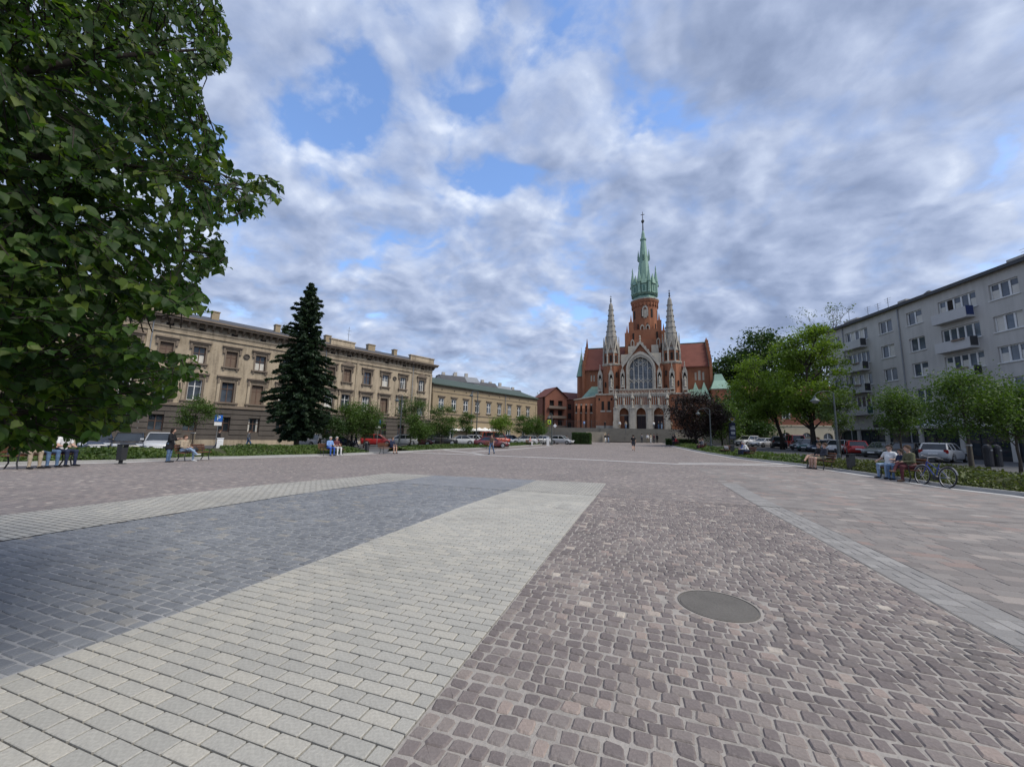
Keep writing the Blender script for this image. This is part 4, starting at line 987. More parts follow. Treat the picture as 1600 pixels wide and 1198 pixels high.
for i in range(5):
    o = MB(); o.prism(arch_pts(i * 3.4 + 1.7, .78, 2.1, 2.9)[::-1] + [(i * 3.4 + .92, .2), (i * 3.4 + 2.48, .2)], .2, .25); w_ = o.build('arched_window', 'window_glass', CR)
    o = MB(); o.box(i * 3.4 + 1.64, i * 3.4 + 1.76, .12, .2, .2, 2.7); o.box(i * 3.4 + .95, i * 3.4 + 2.45, .12, .2, 1.7, 1.8); o.build('frame', 'frame_white', w_)
o = MB(); o.prism([(-.5, 9.5), (5, 12.2), (10.5, 9.5)], -.3, 17.3, 'x'); o.build('roof', 'roof_tile', CR)
# ------------------------------------------------------------------ trees and beds
mat('bark', (.075, .06, .048), .95, .35, 2, 14, bmp=.5)
mat('bark_dark', (.035, .028, .023), .95, .3, 2, 14, bmp=.5)
leafmat('leaf_bright', (.085, .14, .022), (.15, .225, .034), .45, (.21, .29, .05))
leafmat('leaf_mid', (.045, .085, .018), (.08, .135, .028), .4, (.12, .18, .04))
leafmat('leaf_dark', (.022, .05, .014), (.042, .082, .02), .3, (.065, .115, .028))
leafmat('leaf_copper', (.016, .010, .010), (.034, .020, .018), .25, (.055, .034, .024))
leafmat('leaf_pale', (.06, .10, .03), (.095, .14, .045), .4, (.13, .18, .06))
leafmat('needle', (.014, .030, .014), (.026, .050, .022), .2, (.045, .075, .032))
leafmat('bed_green', (.045, .08, .018), (.085, .135, .028), .3, (.10, .135, .035), attr=True)
leafmat('bed_brown', (.05, .06, .02), (.085, .10, .03), .3, (.11, .14, .04), attr=True)
mat('bed_soil', (.05, .055, .022), .95, .4, 1.5, 20)
NP = np.random.default_rng(11)
def quad_mesh(name, m, P, size, normal=None, spread=1.0, aspect=1.0, tone=None, fold=False, droop=None):
    """many small leaf faces: P (N,3) centres, size (N,) ; normals biased to `normal` or random"""
    n = len(P)
    d = NP.normal(size=(n, 3))
    if normal is not None: d = d * spread + normal
    d /= np.linalg.norm(d, axis=1)[:, None]
    a = NP.normal(size=(n, 3))
    if droop is not None: a = a * .5 + droop
    a -= d * (a * d).sum(1)[:, None]; a /= np.linalg.norm(a, axis=1)[:, None] + 1e-9
    b = np.cross(d, a); s = np.asarray(size)[:, None] * .5
    A, B = a * s * aspect, b * s
    k = NP.uniform(.05, .3, (n, 1))
    # a pointed leaf outline: base, two shoulders, tip
    V = np.stack([P - A, P + B * .8 - A * k + d * s * .15, P + A, P - B * .8 - A * k + d * s * .15], 1).reshape(-1, 3)
    me = bpy.data.meshes.new(name); me.vertices.add(4 * n); me.vertices.foreach_set('co', V.astype(np.float32).ravel())
    me.loops.add(4 * n); me.loops.foreach_set('vertex_index', np.arange(4 * n, dtype=np.int32)); me.polygons.add(n)
    me.polygons.foreach_set('loop_start', np.arange(0, 4 * n, 4, dtype=np.int32)); me.materials.append(MATS[m])
    if tone is not None:
        at_ = me.attributes.new('tone', 'FLOAT', 'FACE'); at_.data.foreach_set('value', np.asarray(tone, dtype=np.float32))
    me.update(calc_edges=True); me.validate(); return me
def tree(name, label, base, H_, cw, z0, leaf, bark='bark', n=7000, ls=.22, tr=.12, seed=1, group=None, limbs=10, lean=(0, 0), sparse=0.0, flat_top=1.0, clump=.34, stakes=False, cat='tree', lobes=5):
    """trunk, limbs and twigs grown to points in the crown; leaves gathered round the twig ends"""
    r = random.Random(seed); T = thing(name, label, cat, base, r.uniform(0, 6.28) if lean == (0, 0) else 0, group)
    ch = H_ - z0; mid = Vector((lean[0], lean[1], z0 + ch * .5)); rx, rz = cw / 2, ch / 2
    tb = MB(); pts = [Vector((0, 0, -.2))]
    top = Vector((lean[0] * .8, lean[1] * .8, z0 + ch * .62)); k = 6
    for i in range(1, k + 1):
        t = i / k; pts.append(Vector((lean[0] * .8 * t ** 1.3 + r.uniform(-1, 1) * tr * .5, lean[1] * .8 * t ** 1.3 + r.uniform(-1, 1) * tr * .5, top.z * t)))
    tb.tube(pts, [tr * (1.25 if i == 0 else 1 - .75 * i / k) for i in range(k + 1)], 8)
    T_o = tb.build('trunk', bark, T, True)
    bb = MB(); ends = []
    for i in range(limbs):
        a = 2.4 * i + r.uniform(-.5, .5); e = r.uniform(-.75, .95); q = math.sqrt(max(.05, 1 - e * e)) * r.uniform(.55, 1.0)
        end = mid + Vector((math.cos(a) * rx * q, math.sin(a) * rx * q, e * rz * flat_top))
        st = pts[0].lerp(top, 0); zz = min(top.z * .95, max(z0 * .75, end.z - rx * r.uniform(.5, 1.0))); ti = max(1, min(k, zz / top.z * k)); st = pts[int(ti)].lerp(pts[min(k, int(ti) + 1)], ti - int(ti))
        m1 = st.lerp(end, .5) + Vector((0, 0, -.06 * rx)) + Vector((r.uniform(-1, 1), r.uniform(-1, 1), 0)) * rx * .12
        bb.tube([st, m1, end], [tr * .42, tr * .24, tr * .06], 5, False); ends.append(end)
        for j in range(lobes):
            e2 = m1.lerp(end, r.uniform(.2, 1.0)) + Vector((r.gauss(0, 1), r.gauss(0, 1), r.gauss(0, .8))) * rx * .36
            dd = e2 - mid; f = math.sqrt((dd.x / rx) ** 2 + (dd.y / rx) ** 2 + (dd.z / rz) ** 2)
            if f > 1.02: e2 = mid + dd / f * r.uniform(.9, 1.04)
            bb.tube([m1.lerp(end, .4), e2], [tr * .16, tr * .04], 4, False); ends.append(e2)
    bb.build('limbs', bark, T_o)
    E = np.array([tuple(e) for e in ends]); w = NP.uniform(.4, 1.6, len(E)); w /= w.sum()
    idx = NP.choice(len(E), n, p=w); cs_ = NP.uniform(.5, 1.3, len(E))
    sg = clump * rx * cs_[idx][:, None]
    P = E[idx] + NP.normal(size=(n, 3)) * sg * np.array([1, 1, .62])
    me = quad_mesh('crown', leaf, P, NP.uniform(.6, 1.3, n) * ls, np.array([0, 0, .9]), 1.0, 1.15)
    link('crown', me, T)
    if stakes:
        for s in (-1, 1):
            o = MB(); o.tube([(s * .45, 0, 0), (s * .45, 0, 1.5)], .035, 6); o.build('stake', 'stake_wood', T)
        o = MB(); o.box(-.5, .5, -.04, .04, 1.38, 1.46); o.build('crossbar', 'pale_strip', T)
    return T
mat('stake_wood', (.20, .16, .11), .9, .3)
# spruce
def spruce(base, H_, seed=3):
    T = thing('spruce_tree', 'tall dark spruce standing before the stone palace', 'tree', base); r = random.Random(seed)
    o = MB(); o.tube([(0, 0, -.2), (.05, 0, H_ * .5), (0, 0, H_)], [.24, .14, .015], 8); tk = o.build('trunk', 'bark', T, True)
    P, S_, D = [], [], []; bo = MB()
    z = 1.1
    while z < H_ - .15:
        t = (z - 1.1) / (H_ - 1.1)
        Lb = np.interp(t, [0, .06, .2, .42, .62, .8, .93, 1], [1.1, 2.0, 2.45, 2.15, 1.7, 1.15, .7, .1])
        nb = int(8 if t < .55 else 6 if t < .85 else 5); a0 = r.uniform(0, 6)
        for i in range(nb):
            a = a0 + 2 * PI * i / nb + r.uniform(-.25, .25); L_ = Lb * r.choice((.62, .8, .95, 1.1, 1.32)); ca, sa = math.cos(a), math.sin(a)
            dr = .22 if t < .6 else .02
            pts = [(ca * L_ * q, sa * L_ * q, z + L_ * (.10 * q - dr * q * q) + (.15 * q * q * L_ if q > .8 else 0)) for q in (0, .35, .7, 1)]
            bo.tube(pts, [.03, .022, .014, .005], 4, False)
            m = int(40 + 62 * L_)
            for j in range(m):
                q = r.uniform(.08, 1.05) ** .75; w = .2 * L_ * (1.1 - q) + .06; side = r.gauss(0, .6) * w
                P.append((ca * L_ * q - sa * side, sa * L_ * q + ca * side, z + L_ * (.10 * q - dr * q * q) - abs(r.gauss(0, .09)) + .03)); S_.append(r.uniform(.13, .32))
                D.append((ca * .8, sa * .8, -.55))
        z += r.uniform(.26, .40) * (1 if t < .6 else 1.25)
    bo.build('boughs', 'bark_dark', tk)
    link('crown', quad_mesh('crown', 'needle', np.array(P), np.array(S_), np.array([0, 0, .8]), .7, 1.6, droop=np.array(D) * 1.6), T)
b0 = gat(463, 37); spruce(b0, 16.5)
# young trees of the bed before the palace
LT = [(300, 34, 4.6, 2.3, 1.9, 'leaf_mid', 2600, .16, 'slim young tree beside the blue parking sign'),
      (543, 45, 5.4, 3.4, 1.6, 'leaf_mid', 4200, .2, 'young leafy tree just past the spruce'),
      (569, 43, 4.6, 3.2, 1.4, 'leaf_mid', 4200, .2, 'bushy young tree behind the bench couple in blue'),
      (641, 49, 6.3, 3.3, 1.8, 'leaf_pale', 3000, .2, 'thin yellowish young tree before the palace corner'),
      (690, 52, 5.2, 3.4, 1.5, 'leaf_mid', 4800, .2, 'dense young tree where palace meets ochre house'),
      (655, 47, 4.0, 3.0, 1.0, 'leaf_mid', 3600, .2, 'low round tree under the palace corner'),
      (728, 57, 4.8, 2.2, 2.0, 'leaf_mid', 2200, .2, 'small narrow tree before the cafe parasols'),
      (783, 58, 4.4, 3.0, 1.7, 'leaf_bright', 3400, .2, 'bright young tree before the middle of ochre house'),
      (817, 62, 4.6, 2.8, 1.6, 'leaf_mid', 3400, .2, 'young tree before the far end of ochre house'),
      (839, 63, 4.9, 2.9, 1.5, 'leaf_mid', 3600, .2, 'last young tree of the row, beside the brick tenement'),
      (517, 41, 3.2, 2.4, .9, 'leaf_dark', 2400, .2, 'low dark shrubby tree at the foot of the spruce')]
for i, (px, Y, h, w, z0, lf, n, ls, lab) in enumerate(LT):
    tree('young_tree', lab, gat(px, Y), h, w, z0, lf, n=int(n * 1.7), ls=ls * .68, tr=.07, seed=20 + i, group='young trees along the palace bed', limbs=9, clump=.27, lobes=6, stakes=px in (300, 690, 783))
# right side of the square
tree('linden_tree', 'small green linden before the shop with the pale sign', gat(1408, 27), 5.3, 2.5, 1.7, 'leaf_mid', n=6500, ls=.12, tr=.08, seed=41, group='lindens in the bed by the car park', limbs=11)
tree('linden_tree', 'broad linden with wooden stakes behind the silver estate car', gat(1513, 21.5), 5.5, 2.9, 1.9, 'leaf_mid', n=9500, ls=.11, tr=.08, seed=42, group='lindens in the bed by the car park', limbs=12, stakes=True)
tree('linden_tree', 'linden at the right edge of the picture', gat(1588, 21.5), 5.0, 2.7, 1.8, 'leaf_mid', n=9500, ls=.11, tr=.08, seed=43, group='lindens in the bed by the car park', limbs=12)
tree('maple_tree', 'tall bright green maple with dark trunk behind the parked cars', gat(1270, 47), 15.8, 7.6, 3.4, 'leaf_bright', 'bark_dark', n=22000, ls=.22, tr=.30, seed=51, limbs=17, clump=.15, lobes=7)
tree('maple_tree', 'bright green maple leaning over the street with forked trunk', gat(1222, 53), 13.0, 7.0, 4.0, 'leaf_bright', 'bark_dark', n=15000, ls=.22, tr=.26, seed=52, limbs=14, clump=.15, lean=(-2.6, 0), lobes=7)
tree('pale_tree', 'pale feathery young tree beside the grey lamp post', gat(1312, 36), 6.2, 2.6, 1.8, 'leaf_pale', n=3200, ls=.16, tr=.07, seed=53, limbs=12, clump=.26)
o = MB(); p = gat(1222, 53)
tree('copper_beech', 'dark purple copper beech before the church wall', gat(1088, 57), 7.6, 7.6, 1.4, 'leaf_copper', 'bark_dark', n=18000, ls=.19, tr=.16, seed=54, limbs=16, clump=.2)
tree('street_tree', 'green bushy tree between copper beech and blue sign', gat(1128, 66), 7.2, 5.2, .8, 'leaf_mid', n=8000, ls=.28, tr=.12, seed=55, limbs=12)
tree('street_tree', 'dark green tree beside the cream corner house', gat(1165, 72), 9.5, 8.0, .8, 'leaf_dark', n=10000, ls=.34, tr=.15, seed=56, limbs=13)
for i, (px, Y, h, w, lf, n, lab) in enumerate(((1150, 100, 22, 15, 'leaf_dark', 13000, 'great dark tree beside the church chapel'), (1190, 104, 31, 17, 'leaf_dark', 15000, 'tallest dark round-topped tree on the hill'),
        (1240, 98, 24, 15, 'leaf_mid', 12000, 'mid green tree on the hill behind the maple'), (1120, 108, 19, 10, 'leaf_dark', 8000, 'dark tree just behind the chapel roof'))):
    tree('hill_tree', lab, gat(px, Y), h, w, 2.5, lf, 'bark_dark', n=n, ls=.62, tr=.4, seed=60 + i, group='trees on the hill behind the street', limbs=18, clump=.2, lobes=6)
def bare_tree(label, base, H_, cw, seed, leaves=0, name='bare_tree'):
    r = random.Random(seed); T = thing(name, label, 'tree', base); tb = MB(); tips = []
    def grow(p, d, l, rad, lev):
        e = p + d * l; m = p.lerp(e, .5) + Vector((r.uniform(-1, 1), r.uniform(-1, 1), 0)) * l * .06
        tb.tube([p, m, e], [rad, rad * .85, rad * .62], 5 if lev < 2 else 3, False)
        if lev >= 5: tips.append(e); return
        for k in range(3 if lev else 5):
            a = r.uniform(0, 6.28); s = r.uniform(.25, .62)
            nd = (d + Vector((math.cos(a), math.sin(a), r.uniform(-.1, .25))) * s * cw).normalized(); grow(p.lerp(e, r.uniform(.6, 1)), nd, l * r.uniform(.58, .8), rad * .56, lev + 1)
    grow(Vector((0, 0, -.3)), Vector((0, 0, 1)), H_ * .34, H_ * .012, 0)
    t_ = tb.build('trunk', 'bark', T)
    if leaves:
        E = np.array([tuple(t) for t in tips]); idx = NP.integers(0, len(E), leaves); P = E[idx] + NP.normal(size=(leaves, 3)) * .45
        link('crown', quad_mesh('crown', 'leaf_pale', P, NP.uniform(.2, .45, leaves), np.array([0, 0, .6])), T)
bare_tree('thinly leaved crown rising over the apartment block roof', gat(1287, 92), 34, .9, 5, 3800, 'hill_tree')
for i, (px, Y, h, lab) in enumerate(((1108, 120, 27, 'bare tree against the sky right of the church roof'), (1122, 122, 26, 'bare tree between church and the dark hill trees'), (832, 140, 20, 'bare tree over the ochre house end'), (822, 142, 18, 'slighter bare tree over the ochre house end'))):
    bare_tree(lab, gat(px, Y), h, 1.0, 70 + i)
tree('hill_tree', 'dark tree over the brick tenement roof', gat(858, 150), 19, 7, 6, 'leaf_dark', 'bark_dark', n=3000, ls=.6, tr=.3, seed=81, limbs=10)
tree('hill_tree', 'distant tree between tenement and church turret', gat(889, 150), 16, 7, 3, 'leaf_dark', 'bark_dark', n=2500, ls=.6, tr=.3, seed=82, limbs=10)

# planted beds beside the kerbs: a mound of soil with ground cover growing on it
def bed(name, label, edge, width, h, n, ls, m, seed, lo=.0, tonebias=0.0, vmax=None, wfun=None, side=-1):
    """strip of ground cover from the kerb outwards"""
    pts = [Vector(p) for p in densify(edge, .8)]; N_ = len(pts); nrm = []
    for i in range(N_):
        d = pts[min(N_ - 1, i + 1)] - pts[max(0, i - 1)]; d.z = 0; d.normalize(); nrm.append(Vector((d.y, -d.x, 0)) * side)
    r = np.random.default_rng(seed)
    def hh(s, t):
        i = s; f = min(1, t / .35, (1 - t) / .2 + .15)
        return (h * (.35 + .65 * f) * (.82 + .18 * math.sin(i * .37 + 3 * t) * math.cos(i * .11 + seed) + .1 * math.sin(i * 1.3 + 5 * t)))
    mb = MB(); K = 7
    for i in range(N_):
        for k in range(K + 1):
            t = k / K; p = pts[i] + nrm[i] * (.1 + t * width); g = G(p.x, p.y)
            z = g + (hh(i, t) * .8 if 0 < k < K else -.05) ; mb.v.append((p.x, p.y, z))
    for i in range(N_ - 1):
        for k in range(K): q = i * (K + 1) + k; mb.f.append((q, q + 1, q + K + 2, q + K + 1)); mb.mi.append(0)
    B = mb.build(name, 'bed_soil'); tag(B, label, 'shrubs', kind='stuff')
    ii = r.integers(0, N_ - 1, n); fr = r.random(n); tt = r.random(n) ** 1.0
    P = np.zeros((n, 3)); tone = np.zeros(n)
    for j in range(n):
        i = ii[j]; p = pts[i].lerp(pts[i + 1], fr[j]) + nrm[i] * (.02 + tt[j] * width)
        P[j] = (p.x, p.y, G(p.x, p.y) + hh(i, tt[j]) * r.uniform(.35, 1.12)); tone[j] = .5 + .3 * math.sin(i * .5 + 2 * tt[j] + seed) * math.cos(i * .21) + r.normal() * .22 + tonebias
    me = quad_mesh('ground_cover', m, P, r.uniform(.6, 1.4, n) * ls, np.array([0, 0, .7]), 1.0, 1.5, tone=np.clip(tone, 0, 1))
    o = link('ground_cover', me, B); o['kind'] = 'stuff'
bed('shrub_bed', 'low green shrubs and grass along the left kerb before the palace', [p for p in KL[1:9]], 5.4, .62, 46000, .11, 'bed_green', 1, side=-1)
bed('shrub_bed', 'low shrubs at the far left kerb towards the ochre house', [p for p in KL[9:14]], 2.6, .5, 14000, .13, 'bed_green', 2, side=-1)
bed('shrub_bed', 'low brownish green shrubs along the right kerb behind the bicycle', [p for p in KR[1:7]], 3.0, .62, 42000, .075, 'bed_brown', 3, side=1)
bed('shrub_bed', 'low green shrubs along the right kerb towards the copper beech', [p for p in KR[6:12]], 2.6, .55, 16000, .12, 'bed_green', 4, side=1)
def hedge(label, c, sx, sy, h, rz):
    T = thing('hedge', label, 'hedge', c, rz); n = int((sx * sy + 2 * (sx + sy) * h) * 330)
    P = np.column_stack([NP.uniform(-sx / 2, sx / 2, n), NP.uniform(-sy / 2, sy / 2, n), NP.uniform(0, h, n)])
    f = NP.integers(0, 5, n)
    P[f == 0, 0] = -sx / 2; P[f == 1, 0] = sx / 2; P[f == 2, 1] = -sy / 2; P[f == 3, 1] = sy / 2; P[f == 4, 2] = h
    P += NP.normal(size=(n, 3)) * .05
    o = MB(); o.box(-sx / 2 + .05, sx / 2 - .05, -sy / 2 + .05, sy / 2 - .05, 0, h - .05); o.build('core', 'bed_soil', T)
    link('foliage', quad_mesh('foliage', 'leaf_dark', P, NP.uniform(.1, .2, n)), T)
p = gat(909, 68); hedge('clipped dark green hedge block left of the church steps', p, 3.0, 2.0, 1.9, R(-20))
p = gat(1065, 62); hedge('low clipped hedge at the foot of the copper beech', p, 4.5, 1.2, .9, R(-22))
# ------------------------------------------------------------------ the tree whose branches hang in from the side
leafmat('linden_leaf', (.022, .055, .009), (.052, .105, .016), .5, (.12, .165, .026), attr=True)
def near_tree():
    r = np.random.default_rng(5); pr = random.Random(5)
    T = thing('overhanging_tree', 'dense green broadleaf tree whose branches hang in from the left edge', 'tree', (-6.2, 2.4, 0))
    org = np.array([-6.2, 2.4, 0])
    poly = [(-420, -420), (300, -420), (338, -20), (366, 60), (364, 108), (312, 128), (322, 170), (332, 188), (364, 203), (346, 238), (374, 260), (412, 266), (442, 288), (448, 316), (416, 322), (410, 345), (380, 350), (346, 346),
            (352, 375), (364, 424), (326, 428), (318, 458), (336, 492), (300, 490), (236, 498), (205, 512), (228, 545), (300, 552), (332, 585), (292, 600), (244, 640), (205, 668), (120, 694), (40, 708), (-420, 708)]
    PX = np.array(poly)
    def inside(p):
        x, y = p; c = False; j = len(poly) - 1
        for i in range(len(poly)):
            (xi, yi), (xj, yj) = poly[i], poly[j]
            if (yi > y) != (yj > y) and x < (xj - xi) * (y - yi) / (yj - yi) + xi: c = not c
            j = i
        return c
    tb = MB(); H0 = 9.0
    tb.tube([(0, 0, -.1), (.05, .05, 2.0), (-.1, .1, 4.5), (0, .2, H0)], [.30, .24, .18, .06], 12); tk = tb.build('trunk', 'bark_dark', T, True)
    # limbs aimed through the crown
    limbs = []; lb = MB()
    def w(px, py, Y): return np.array(at(px, py, Y)) - org
    L_ = [((0, 465, 3.1), (90, 497, 3.2), (195, 535, 3.3), 2.2), ((0, 500, 3.6), (70, 512, 3.5), (150, 560, 3.4), 2.0), ((0, 240, 2.2), (160, 250, 2.6), (420, 305, 2.9), 3.4), ((0, 120, 2.0), (150, 90, 2.4), (350, 75, 2.9), 4.0),
          ((0, 360, 2.6), (150, 370, 2.8), (350, 400, 3.1), 2.8), ((0, 560, 2.6), (100, 580, 2.8), (300, 575, 3.2), 2.0), ((0, 640, 2.3), (80, 650, 2.6), (190, 660, 3.0), 1.7), ((-100, -100, 1.9), (100, -60, 2.4), (320, -40, 3.0), 4.6), ((-200, 300, 2.0), (-50, 320, 2.2), (60, 340, 2.3), 2.6), ((-250, 50, 1.7), (-100, 40, 2.0), (20, 60, 2.2), 3.6), ((-250, 600, 1.8), (-120, 600, 2.1), (0, 600, 2.3), 1.9), ((-300, -300, 1.8), (-100, -280, 2.2), (200, -250, 3.0), 5.2)]
    for a, b, c, z in L_:
        A_, B_, C_ = w(*a), w(*b), w(*c); Z = np.array([0, 0, z])
        pts = [Z, Z * .45 + A_ * .55 + np.array([0, 0, .15]), A_, B_, C_]
        lb.tube([tuple(p) for p in pts], [.085, .05, .028, .018, .005], 7, False); limbs.append(pts[2:])
    segs = np.array([p0 + (p1 - p0) * t for l in limbs for p0, p1 in zip(l, l[1:]) for t in np.linspace(0, 1, 10)])
    # twigs with alternate leaves
    cen, dirs, size, tone = [], [], [], []; tw = MB()
    n = 0
    while n < 4700:
        px, py = r.uniform(-420, 450), r.uniform(-420, 705)
        if not inside((px, py)): continue
        vis = px > -40 and py > -40
        if not vis and r.random() < .55: continue
        base = np.interp(px, [-400, 0, 250, 450], [1.45, 1.75, 2.15, 2.5]); Y = base + 2.4 * r.random() ** 1.3
        if vis and py > 560: Y += .25
        c = w(px, py, Y); k = segs[np.argmin(((segs - c) ** 2).sum(1))]
        d = c - k; dl = np.linalg.norm(d) + 1e-6; d = d / dl
        d = d + r.normal(size=3) * .35 + np.array([.25, 0, -.25]); d /= np.linalg.norm(d); tl = r.uniform(.22, .42)
        s0 = c - d * tl * .5; e0 = c + d * tl * .5
        if vis:
            if not inside(prj(*(s0 + org))): continue
            while tl > .08 and not inside(prj(*(e0 + org))): tl *= .8; e0 = s0 + d * tl
        tw.tube([tuple(k * .25 + s0 * .75), tuple(s0), tuple(e0)] if dl < .8 else [tuple(s0), tuple(e0)], [.005, .004, .0015] if dl < .8 else [.004, .0015], 4, False)
        m = int(r.integers(6, 11)); tt = np.clip(r.normal(.42, .18), .03, .85)
        for j in range(m):
            q = s0 + d * tl * (j + .3) / m * 1.05; sd = np.cross(d, [0, 0, 1]) * (1 if j % 2 else -1)
            ld = sd * .55 + d * .5 + np.array([0, 0, -.62]) + r.normal(size=3) * .3
            P = q + org + ld / np.linalg.norm(ld) * .05; pp = prj(*P)
            if vis and not inside((pp[0] + r.normal() * 5, pp[1] + r.normal() * 5)): continue
            cen.append(q); dirs.append(ld / np.linalg.norm(ld)); size.append(.028 + .046 * r.random() ** 1.2); tone.append(np.clip(tt + r.normal() * .16 + (.35 if r.random() < .035 else 0), 0, 1))
        n += 1
    lb.build('limbs', 'bark_dark', tk, True); o = tw.build('twigs', 'bark_dark', tk); o['kind'] = 'stuff'
    cen, dirs, size, tone = map(np.array, (cen, dirs, size, tone)); N_ = len(cen)
    nor = r.normal(size=(N_, 3)) * .55 + np.array([.25, -.55, .8]); nor -= dirs * (nor * dirs).sum(1)[:, None]; nor /= np.linalg.norm(nor, axis=1)[:, None]
    sid = np.cross(nor, dirs)
    # heart-shaped blade, folded along the midrib, tip bent down
    tv = np.array([(0, 0, 0), (.36, 0, -.02), (.7, 0, -.05), (1.04, 0, -.16), (-.09, .19, .05), (.1, .43, .10), (.4, .47, .10), (.76, .24, .03), (-.09, -.19, .05), (.1, -.43, .10), (.4, -.47, .10), (.76, -.24, .03), (-.25, 0, .1), (-.22, .012, .1)])
    tf = [(0, 4, 5), (0, 5, 1), (1, 5, 6), (1, 6, 2), (2, 6, 7), (2, 7, 3), (0, 9, 8), (0, 1, 9), (1, 10, 9), (1, 2, 10), (2, 11, 10), (2, 3, 11), (0, 12, 13)]
    pj = np.array([prj(*(c + org)) for c in cen]); dist = np.linalg.norm(cen + org - np.array([0, 0, EYE]), axis=1)
    vis = (pj[:, 0] > 0) & (pj[:, 0] < 1600) & (pj[:, 1] > 0) & (pj[:, 1] < 720) & (cen[:, 1] + org[1] > .3)
    rank = np.where(vis, size / dist, -1); near = np.argsort(-rank)[:300]; isn = np.zeros(N_, bool); isn[near] = True
    ids = np.where(~isn)[0]; nv = len(tv)
    V = cen[ids][:, None, :] + size[ids][:, None, None] * (tv[None, :, 0:1] * dirs[ids][:, None] + tv[None, :, 1:2] * sid[ids][:, None] + tv[None, :, 2:3] * nor[ids][:, None])
    Fc = (np.array(tf)[None] + (np.arange(len(ids)) * nv)[:, None, None]).reshape(-1, 3)
    me = bpy.data.meshes.new('foliage'); me.vertices.add(len(ids) * nv); me.vertices.foreach_set('co', V.astype(np.float32).ravel())
    me.loops.add(Fc.size); me.loops.foreach_set('vertex_index', Fc.astype(np.int32).ravel()); me.polygons.add(len(Fc)); me.polygons.foreach_set('loop_start', np.arange(0, Fc.size, 3, dtype=np.int32))
    me.materials.append(MATS['linden_leaf']); a = me.attributes.new('tone', 'FLOAT', 'FACE'); a.data.foreach_set('value', np.repeat(tone[ids], len(tf)).astype(np.float32)); me.update(calc_edges=True)
    o = link('foliage', me, T); o['kind'] = 'stuff'
    var = []
    for k in range(10):
        q = MB(); q.v = [tuple(v * np.array([1, 1, .7 + .08 * k])) for v in tv]; q.f = list(tf); q.mi = [0] * len(tf); q.tone = [(k + .5) / 10] * len(tf); var.append(q.mesh('leaf', 'linden_leaf'))
    for i in near:
        o = link('leaf', var[min(9, int(tone[i] * 10))], T)
        M = Matrix(((dirs[i][0], sid[i][0], nor[i][0]), (dirs[i][1], sid[i][1], nor[i][1]), (dirs[i][2], sid[i][2], nor[i][2])))
        o.matrix_local = Matrix.Translation(Vector(cen[i])) @ (M.to_4x4()) @ Matrix.Scale(float(size[i]), 4)
near_tree()
# ------------------------------------------------------------------ street furniture
mat('bench_wood', (.16, .075, .045), .7, .3, 2, 18)
mat('cast_iron', (.045, .047, .05), .55, .2, 2, 18, metal=.3)
mat('lamp_grey', (.10, .115, .115), .5, .15, 2, 12, metal=.3)
flat('sign_blue', (.02, .13, .50), .4); flat('sign_white', (.78, .78, .78), .4); flat('sign_yellow', (.80, .50, .02), .4); flat('sign_lime', (.55, .70, .05), .4)
flat('sign_navy', (.015, .03, .10), .4)
def face(fx, fy): return math.atan2(-fx, fy)                    # rz that turns local +y to (fx, fy)
LEFT_F = face(cA, -sA)                                           # seats of the left kerb look to +u
RIGHT_F = face(-cA, sA)
def kerb_face(pos, side):
    u, v = uv(pos[0], pos[1]); f = UL if side < 0 else UR; d = (f(v + 1.5) - f(v - 1.5)) / 3
    # tangent (d,1) in (u,v); normal to the square
    n = Vector((1, -d)) if side < 0 else Vector((-1, d)); X = xy(n.x, n.y); return face(*X)
def bench(label, pos, rz, L_=1.9):
    B = thing('bench', label, 'bench', pos, rz, 'benches round the square')
    for i in range(4): o = MB(); o.box(-L_ / 2, L_ / 2, -.02 + i * .105 - .2, .07 + i * .105 - .2, .43, .465); o.build('seat_slat', 'bench_wood', B)
    for i in range(3):
        o = MB(); o.obox((0, -.25 - i * .035, .58 + i * .12), (L_, .03, .09), 0, R(-16)); o.build('back_slat', 'bench_wood', B)
    for s in (-1, 1):
        x = s * (L_ / 2 - .18); o = MB()
        o.tube([(x, .24, 0), (x, .17, .2), (x, .2, .42), (x, -.2, .42), (x, -.14, .2), (x, -.26, 0)], .024, 6); o.tube([(x, -.2, .42), (x, -.28, .65), (x, -.36, .9)], .02, 6)
        o.tube([(x, .2, .42), (x, .22, .62), (x, -.26, .64)], .016, 6); o.build('leg', 'cast_iron', B)
    return B
def bin_(label, pos, rz, s=1.0):
    B = thing('litter_bin', label, 'litter bin', pos, rz, 'litter bins at the kerbs')
    o = MB(); o.box(-.05, .05, -.05, .05, 0, .2); o.box(-.14, .14, -.14, .14, 0, .03); o.build('foot', 'cast_iron', B)
    o = MB(); o.prism([(-.11, .16), (.11, .16), (.14, .72), (-.14, .72)], -.12, .12); o.build('body', 'cast_iron', B)
    o = MB(); o.box(-.16, .16, -.14, .14, .84, .875); o.box(-.14, -.12, -.12, .12, .72, .84); o.box(.12, .14, -.12, .12, .72, .84); o.build('lid', 'cast_iron', B)
